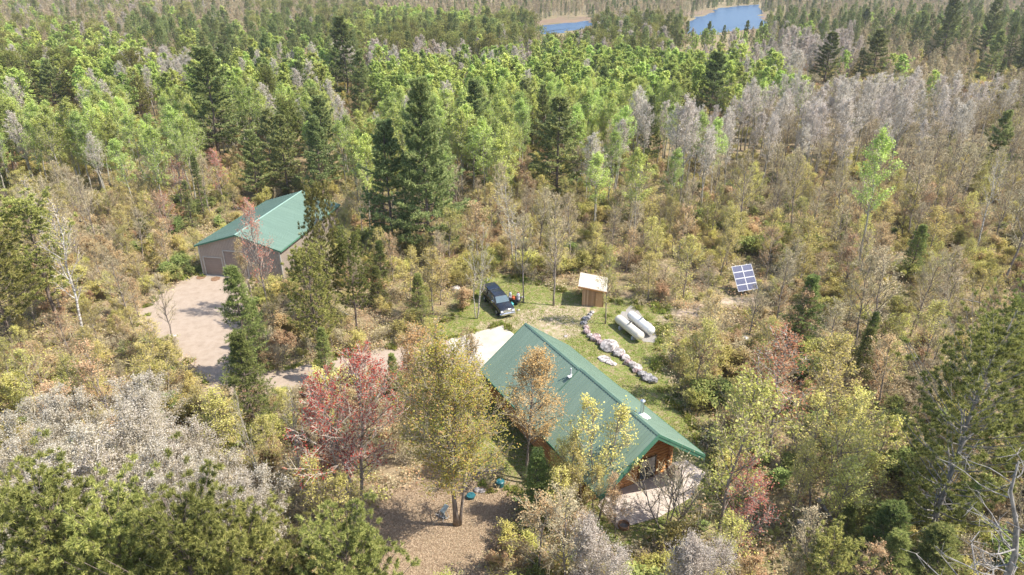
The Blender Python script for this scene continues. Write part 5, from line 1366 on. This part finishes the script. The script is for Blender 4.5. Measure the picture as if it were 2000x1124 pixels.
fr('mo', 'bark_maple', 'twig_tan', 'leaf_orange', [broadleaf(380, 8, .25, 2.4, 1, 20, 4, 4, 5, .28, 45, twr=.022)])
fr('my', 'bark_maple', 'twig_tan', 'leaf_olive', [broadleaf(385, 8, .25, 2.4, 1, 20, 4, 4, 5, .28, 45, twr=.022)])
fr('mr', 'bark_maple', 'twig_tan', 'leaf_rust', [broadleaf(390, 8, .25, 2.4, 1, 20, 4, 4, 5, .28, 45, twr=.022)])
FH = dict(wp=22, rp=15, sp=13, fi=10, as_=15, ba=15, tb=13, bi=13, mo=8, my=8, mr=8)
FN = dict(wp=('far_white_pines', 'distant dark white pines rising over the far woods'), rp=('far_dark_pines', 'distant round-topped pines in dark patches'), sp=('far_spruces', 'distant narrow spruces, dense behind the lake'), fi=('far_firs', 'distant young firs between hardwoods'),
          as_=('far_green_aspens', 'distant bright green aspen canopy'), ba=('far_silver_aspens', 'distant pale lilac-grey leafless aspen stands'), tb=('far_bare_hardwoods', 'distant tan leafless hardwood forest'), bi=('far_birches', 'distant bare birches'),
          mo=('far_orange_maples', 'distant orange-budded small maples'), my=('far_olive_maples', 'distant yellow-green small maples'), mr=('far_red_maples', 'distant red-budded maples'))
# spruce belt across the far shore
for i in range(1500):
    px = r.uniform(980, 2050); q = gnd(px, r.uniform(-12, 24)); 
    if q[1] < 480 or q[1] > 1600 or open_ground(q[0], q[1]): continue
    h = r.uniform(8, 14)
    far.setdefault('sp', []).append((q[0], q[1], h, 'sp', r.integers(0, 9), r.uniform(0, 6), r.uniform(.8, 1.3), 0, 0))
# taller distant woods carry on to the edge of sight
for i in range(3500):
    yy = r.uniform(760, 1500); xx = r.uniform(-.85, .85) * yy
    k = r.choice(['tb', 'sp', 'tb', 'ba', 'rp', 'as_', 'wp'])
    if open_ground(xx, yy): continue
    far.setdefault(k, []).append((xx, yy, r.uniform(*HT[k]), k, r.integers(0, 9), r.uniform(0, 6), 1.3, 0, 0))
for k, L in far.items():
    if not L: continue
    me = FAR[k]; n = len(L)
    P = [(q[0], q[1], -.1) for q in L]; sc = [(q[2] / FH[k] * q[6],) * 2 + (q[2] / FH[k],) for q in L]
    R_ = [(r.normal(0, .03), r.normal(0, .03), q[5]) for q in L]; I_ = [int(q[4]) % len(me) for q in L]
    scatter(FN[k][0], me, P, sc, R_, I_, FN[k][1])

# brush layer
BR = [('olive_brush', 'leaf_olive', 'yellow-green leafing brush under the trees'), ('orange_brush', 'leaf_orange', 'orange-brown budding brush under the trees'), ('bare_brush', 'leaf_tan', 'bare tan twiggy brush under the trees'), ('green_brush', 'needle_fir', 'dark green low bushes under the trees')]
B3 = []
y = 22.0
while y < 330:
    step = 1.75 if y < 110 else 2.6 if y < 180 else 4.2
    half = .80 * (y * math.cos(PITCH) + H * math.sin(PITCH)) + 5
    x = -half
    while x < half:
        B3.append((x + r.uniform(-.7, .7) * step, y + r.uniform(-.7, .7) * step)); x += step
    y += step
ph = r.uniform(0, 6, 14)
def fld(x, y, s, o): return math.sin(x / s + ph[o]) + math.sin(y / s * 1.1 + ph[o + 1]) + math.sin((x + y) / s * .7 + ph[o + 2])
acc = {i: [] for i in range(4)}
for x, y in B3:
    if open_ground(x, y) or (fld(x, y, 5, 9) > .2 and r.uniform() < .75): continue
    h = r.uniform(.5, 2.6) if y < 180 else r.uniform(1.5, 4)
    if blocked(x, y, h, .8 * h): 
        h = .7
        px, py = proj(x, y, .5)
        if any(inpoly(px, py, k_) for k_ in KEEP[:9]): continue
    px, py = proj(x, y, 0)
    w = np.array([1.7 + .8 * fld(x, y, 9, 0), .4 + .5 * fld(x, y, 7, 3), .8 + .6 * fld(x, y, 8, 6), 0 + .7 * fld(x, y, 11, 8)]); w = np.clip(w, .12, None)
    if 850 < px < 1450 and py < 640: w[0] *= 1.8
    if y > 140: w[0] *= 1.4
    i = int(r.choice(4, p=w / w.sum()))
    acc[i].append((x, y, h))
for i, (nm, leaf, lab) in enumerate(BR):
    L = acc[i]
    if i < 3: ms = [joined(nm, broadleaf(400 + i * 5 + j, 2.4, .05, 1.3, 3, 12, 4, 5, 7 if i < 2 else 1.5, .12 if i < 2 else .10, 50, twr=.011, splay=.3, lsp=.12), 'bark_maple', 'twig_tan', leaf) for j in range(3)]
    else: ms = [joined(nm, broadleaf(420 + j, 2.0, .02, 1.2, 3, 14, 4, 4, 7, .17, 40, twr=.01, splay=.3, lsp=.14), 'bark_maple', 'twig_tan', leaf) for j in range(2)]
    P = [(q[0], q[1], -.05) for q in L]; sc = [(q[2] / 2.4 * r.uniform(.9, 1.4),) * 2 + (q[2] / 2.4,) for q in L]
    scatter(nm, ms, P, sc, [(0, 0, r.uniform(0, 6.28)) for q in L], [int(r.integers(0, len(ms))) for q in L], lab, 'brush')
print('brush', {k: len(v) for k, v in acc.items()})

# grass blades and fallen leaves on the open ground
def inside_pts(poly, n, r):
    P = np.array(poly); lo, hi = P.min(0), P.max(0); o = []
    X = r.uniform(lo[0], hi[0], n); Y = r.uniform(lo[1], hi[1], n)
    m_ = dist_in(poly, X, Y, 1e-3) > .99
    return X[m_], Y[m_]
solid = [gp[k] for k in ('pad', 'patio', 'drive', 'drive2', 'bed')]
def notsolid(X, Y):
    ok = np.ones(len(X), bool)
    for s_ in solid: ok &= dist_in(s_, X, Y, 1e-3) < .5
    return ok
X, Y = inside_pts(gp['lawn'], 90000, r); X2, Y2 = inside_pts(gp['verge'], 5000, r); X = np.append(X, X2); Y = np.append(Y, Y2)
f = np.sin(X * .9 + 1) + np.sin(Y * .8) + np.sin((X - Y) * .5) + r.normal(0, .9, len(X)); ok = notsolid(X, Y) & (f > -.6)
X, Y = X[ok], Y[ok]
mb = MB(); tufts(mb, np.column_stack([X, Y, np.zeros(len(X))]), np.tile([0, 0, .9], (len(X), 1)), .14, .05, 2, r, 0, .7)
M['grass'] = leafmat('grass_blades', [(0, (.14, .20, .035)), (.5, (.24, .29, .06)), (.8, (.34, .32, .10)), (1, (.45, .36, .2))], .3)
o = mb.obj('grass', M['grass']); tag(o, 'patchy short grass on the clearing round the house', 'grass', None, 'stuff')
X, Y = inside_pts(gp['yard'], 110000, r); X2, Y2 = inside_pts(gp['lawn'], 30000, r); X = np.append(X, X2); Y = np.append(Y, Y2)
ok = notsolid(X, Y); X, Y = X[ok], Y[ok]
mb = MB(); leaves(mb, np.column_stack([X, Y, r.uniform(.01, .03, len(X))]), .085, r, 0, 1.5)
M['fallen'] = leafmat('fallen_leaves', [(0, (.18, .135, .08)), (.5, (.31, .24, .15)), (1, (.45, .37, .25))], .1)
o = mb.obj('leaf_litter', M['fallen']); tag(o, 'tan fallen leaves strewn over the yard and lawn', 'leaves', None, 'stuff')
# short weeds along the drive edges and lawn rim
P = []
for k in ('drive', 'drive2', 'pad', 'lawn', 'bed'):
    pts = np.array(gp[k])
    for i in range(len(pts)):
        a, b_ = pts[i - 1], pts[i]; L = np.linalg.norm(b_ - a)
        for j in range(int(L * 1.5)):
            q = a + (b_ - a) * r.uniform() + r.normal(0, .45, 2); P.append((q[0], q[1], 0))
def onslab(q): return any(inpoly(q[0], q[1], s_) for s_ in solid)
P = [q for q in P if not onslab(q) or r.uniform() < .05]
P = [q for q in P if not inpoly(q[0], q[1], CLEAR[-2])]
wd = MB(); wr = np.random.default_rng(3); A = wr.normal(0, .16, (60, 3)); A[:, 2] = np.abs(A[:, 2]) * .6
tufts(wd, A, np.tile([0, 0, .6], (60, 1)), .22, .06, 4, wr, 0, .8)
wm = wd.mesh('weed_tuft', [M['grass']])
scatter('edge_weeds', [wm], P, [(s_, s_, s_) for s_ in r.uniform(.7, 1.6, len(P))], [(0, 0, a) for a in r.uniform(0, 6, len(P))], [0] * len(P), 'weeds along the edges of the gravel and lawn', 'weeds')

# leafy sprigs, fallen twigs and seedlings all over the forest floor
sp_r = np.random.default_rng(77)
SPR = []
for i in range(2):
    q_ = MB(); A = sp_r.normal(0, .28, (26, 3)); A[:, 2] = np.abs(A[:, 2]) * .5 + .02
    B_ = A + sp_r.normal(0, .22, (26, 3)) * np.array([1, 1, .5]); B_[:, 2] = np.abs(B_[:, 2]) + .03
    twigs(q_, A, B_, .010, 0)
    leaves(q_, np.vstack([A, B_]) + sp_r.normal(0, .06, (52, 3)) * np.array([1, 1, .3]) + [0, 0, .03], .12, sp_r, 1)
    SPR += [q_.mesh('sprig', [M['twig_tan'], M[l_]]) for l_ in ('leaf_olive', 'leaf_tan', 'leaf_orange')]
P = []
while len(P) < 16000:
    yy = 26 + 120 * sp_r.uniform() ** .8; xx = sp_r.uniform(-.8, .8) * (yy * .906 + 16)
    if not open_ground(xx, yy): P.append((xx, yy, 0))
scatter('forest_sprigs', SPR, P, [(s_, s_, s_) for s_ in sp_r.uniform(.7, 1.9, len(P))], [(0, 0, a) for a in sp_r.uniform(0, 6.28, len(P))], sp_r.integers(0, 6, len(P)), 'low sprigs, seedlings and fallen twigs on the forest floor', 'undergrowth')

# ------------------------------------------------------------------ air
mb = MB(); mb.box((0, 480, 22), (2600, 1240, 46))
m, nt, out = newmat('haze_air')
pv = N(nt, 'ShaderNodeVolumePrincipled')
pv.inputs['Color'].default_value = (.86, .88, .90, 1); pv.inputs['Density'].default_value = .00013; pv.inputs['Anisotropy'].default_value = .2
nt.links.new(pv.outputs[0], out.inputs['Volume'])
hz = mb.obj('haze', m); tag(hz, 'thin pale haze over the far woods', 'haze', None, 'stuff')
S.cycles.volume_bounces = 0
S.cycles.volume_step_rate = 20
S.cycles.volume_max_steps = 16
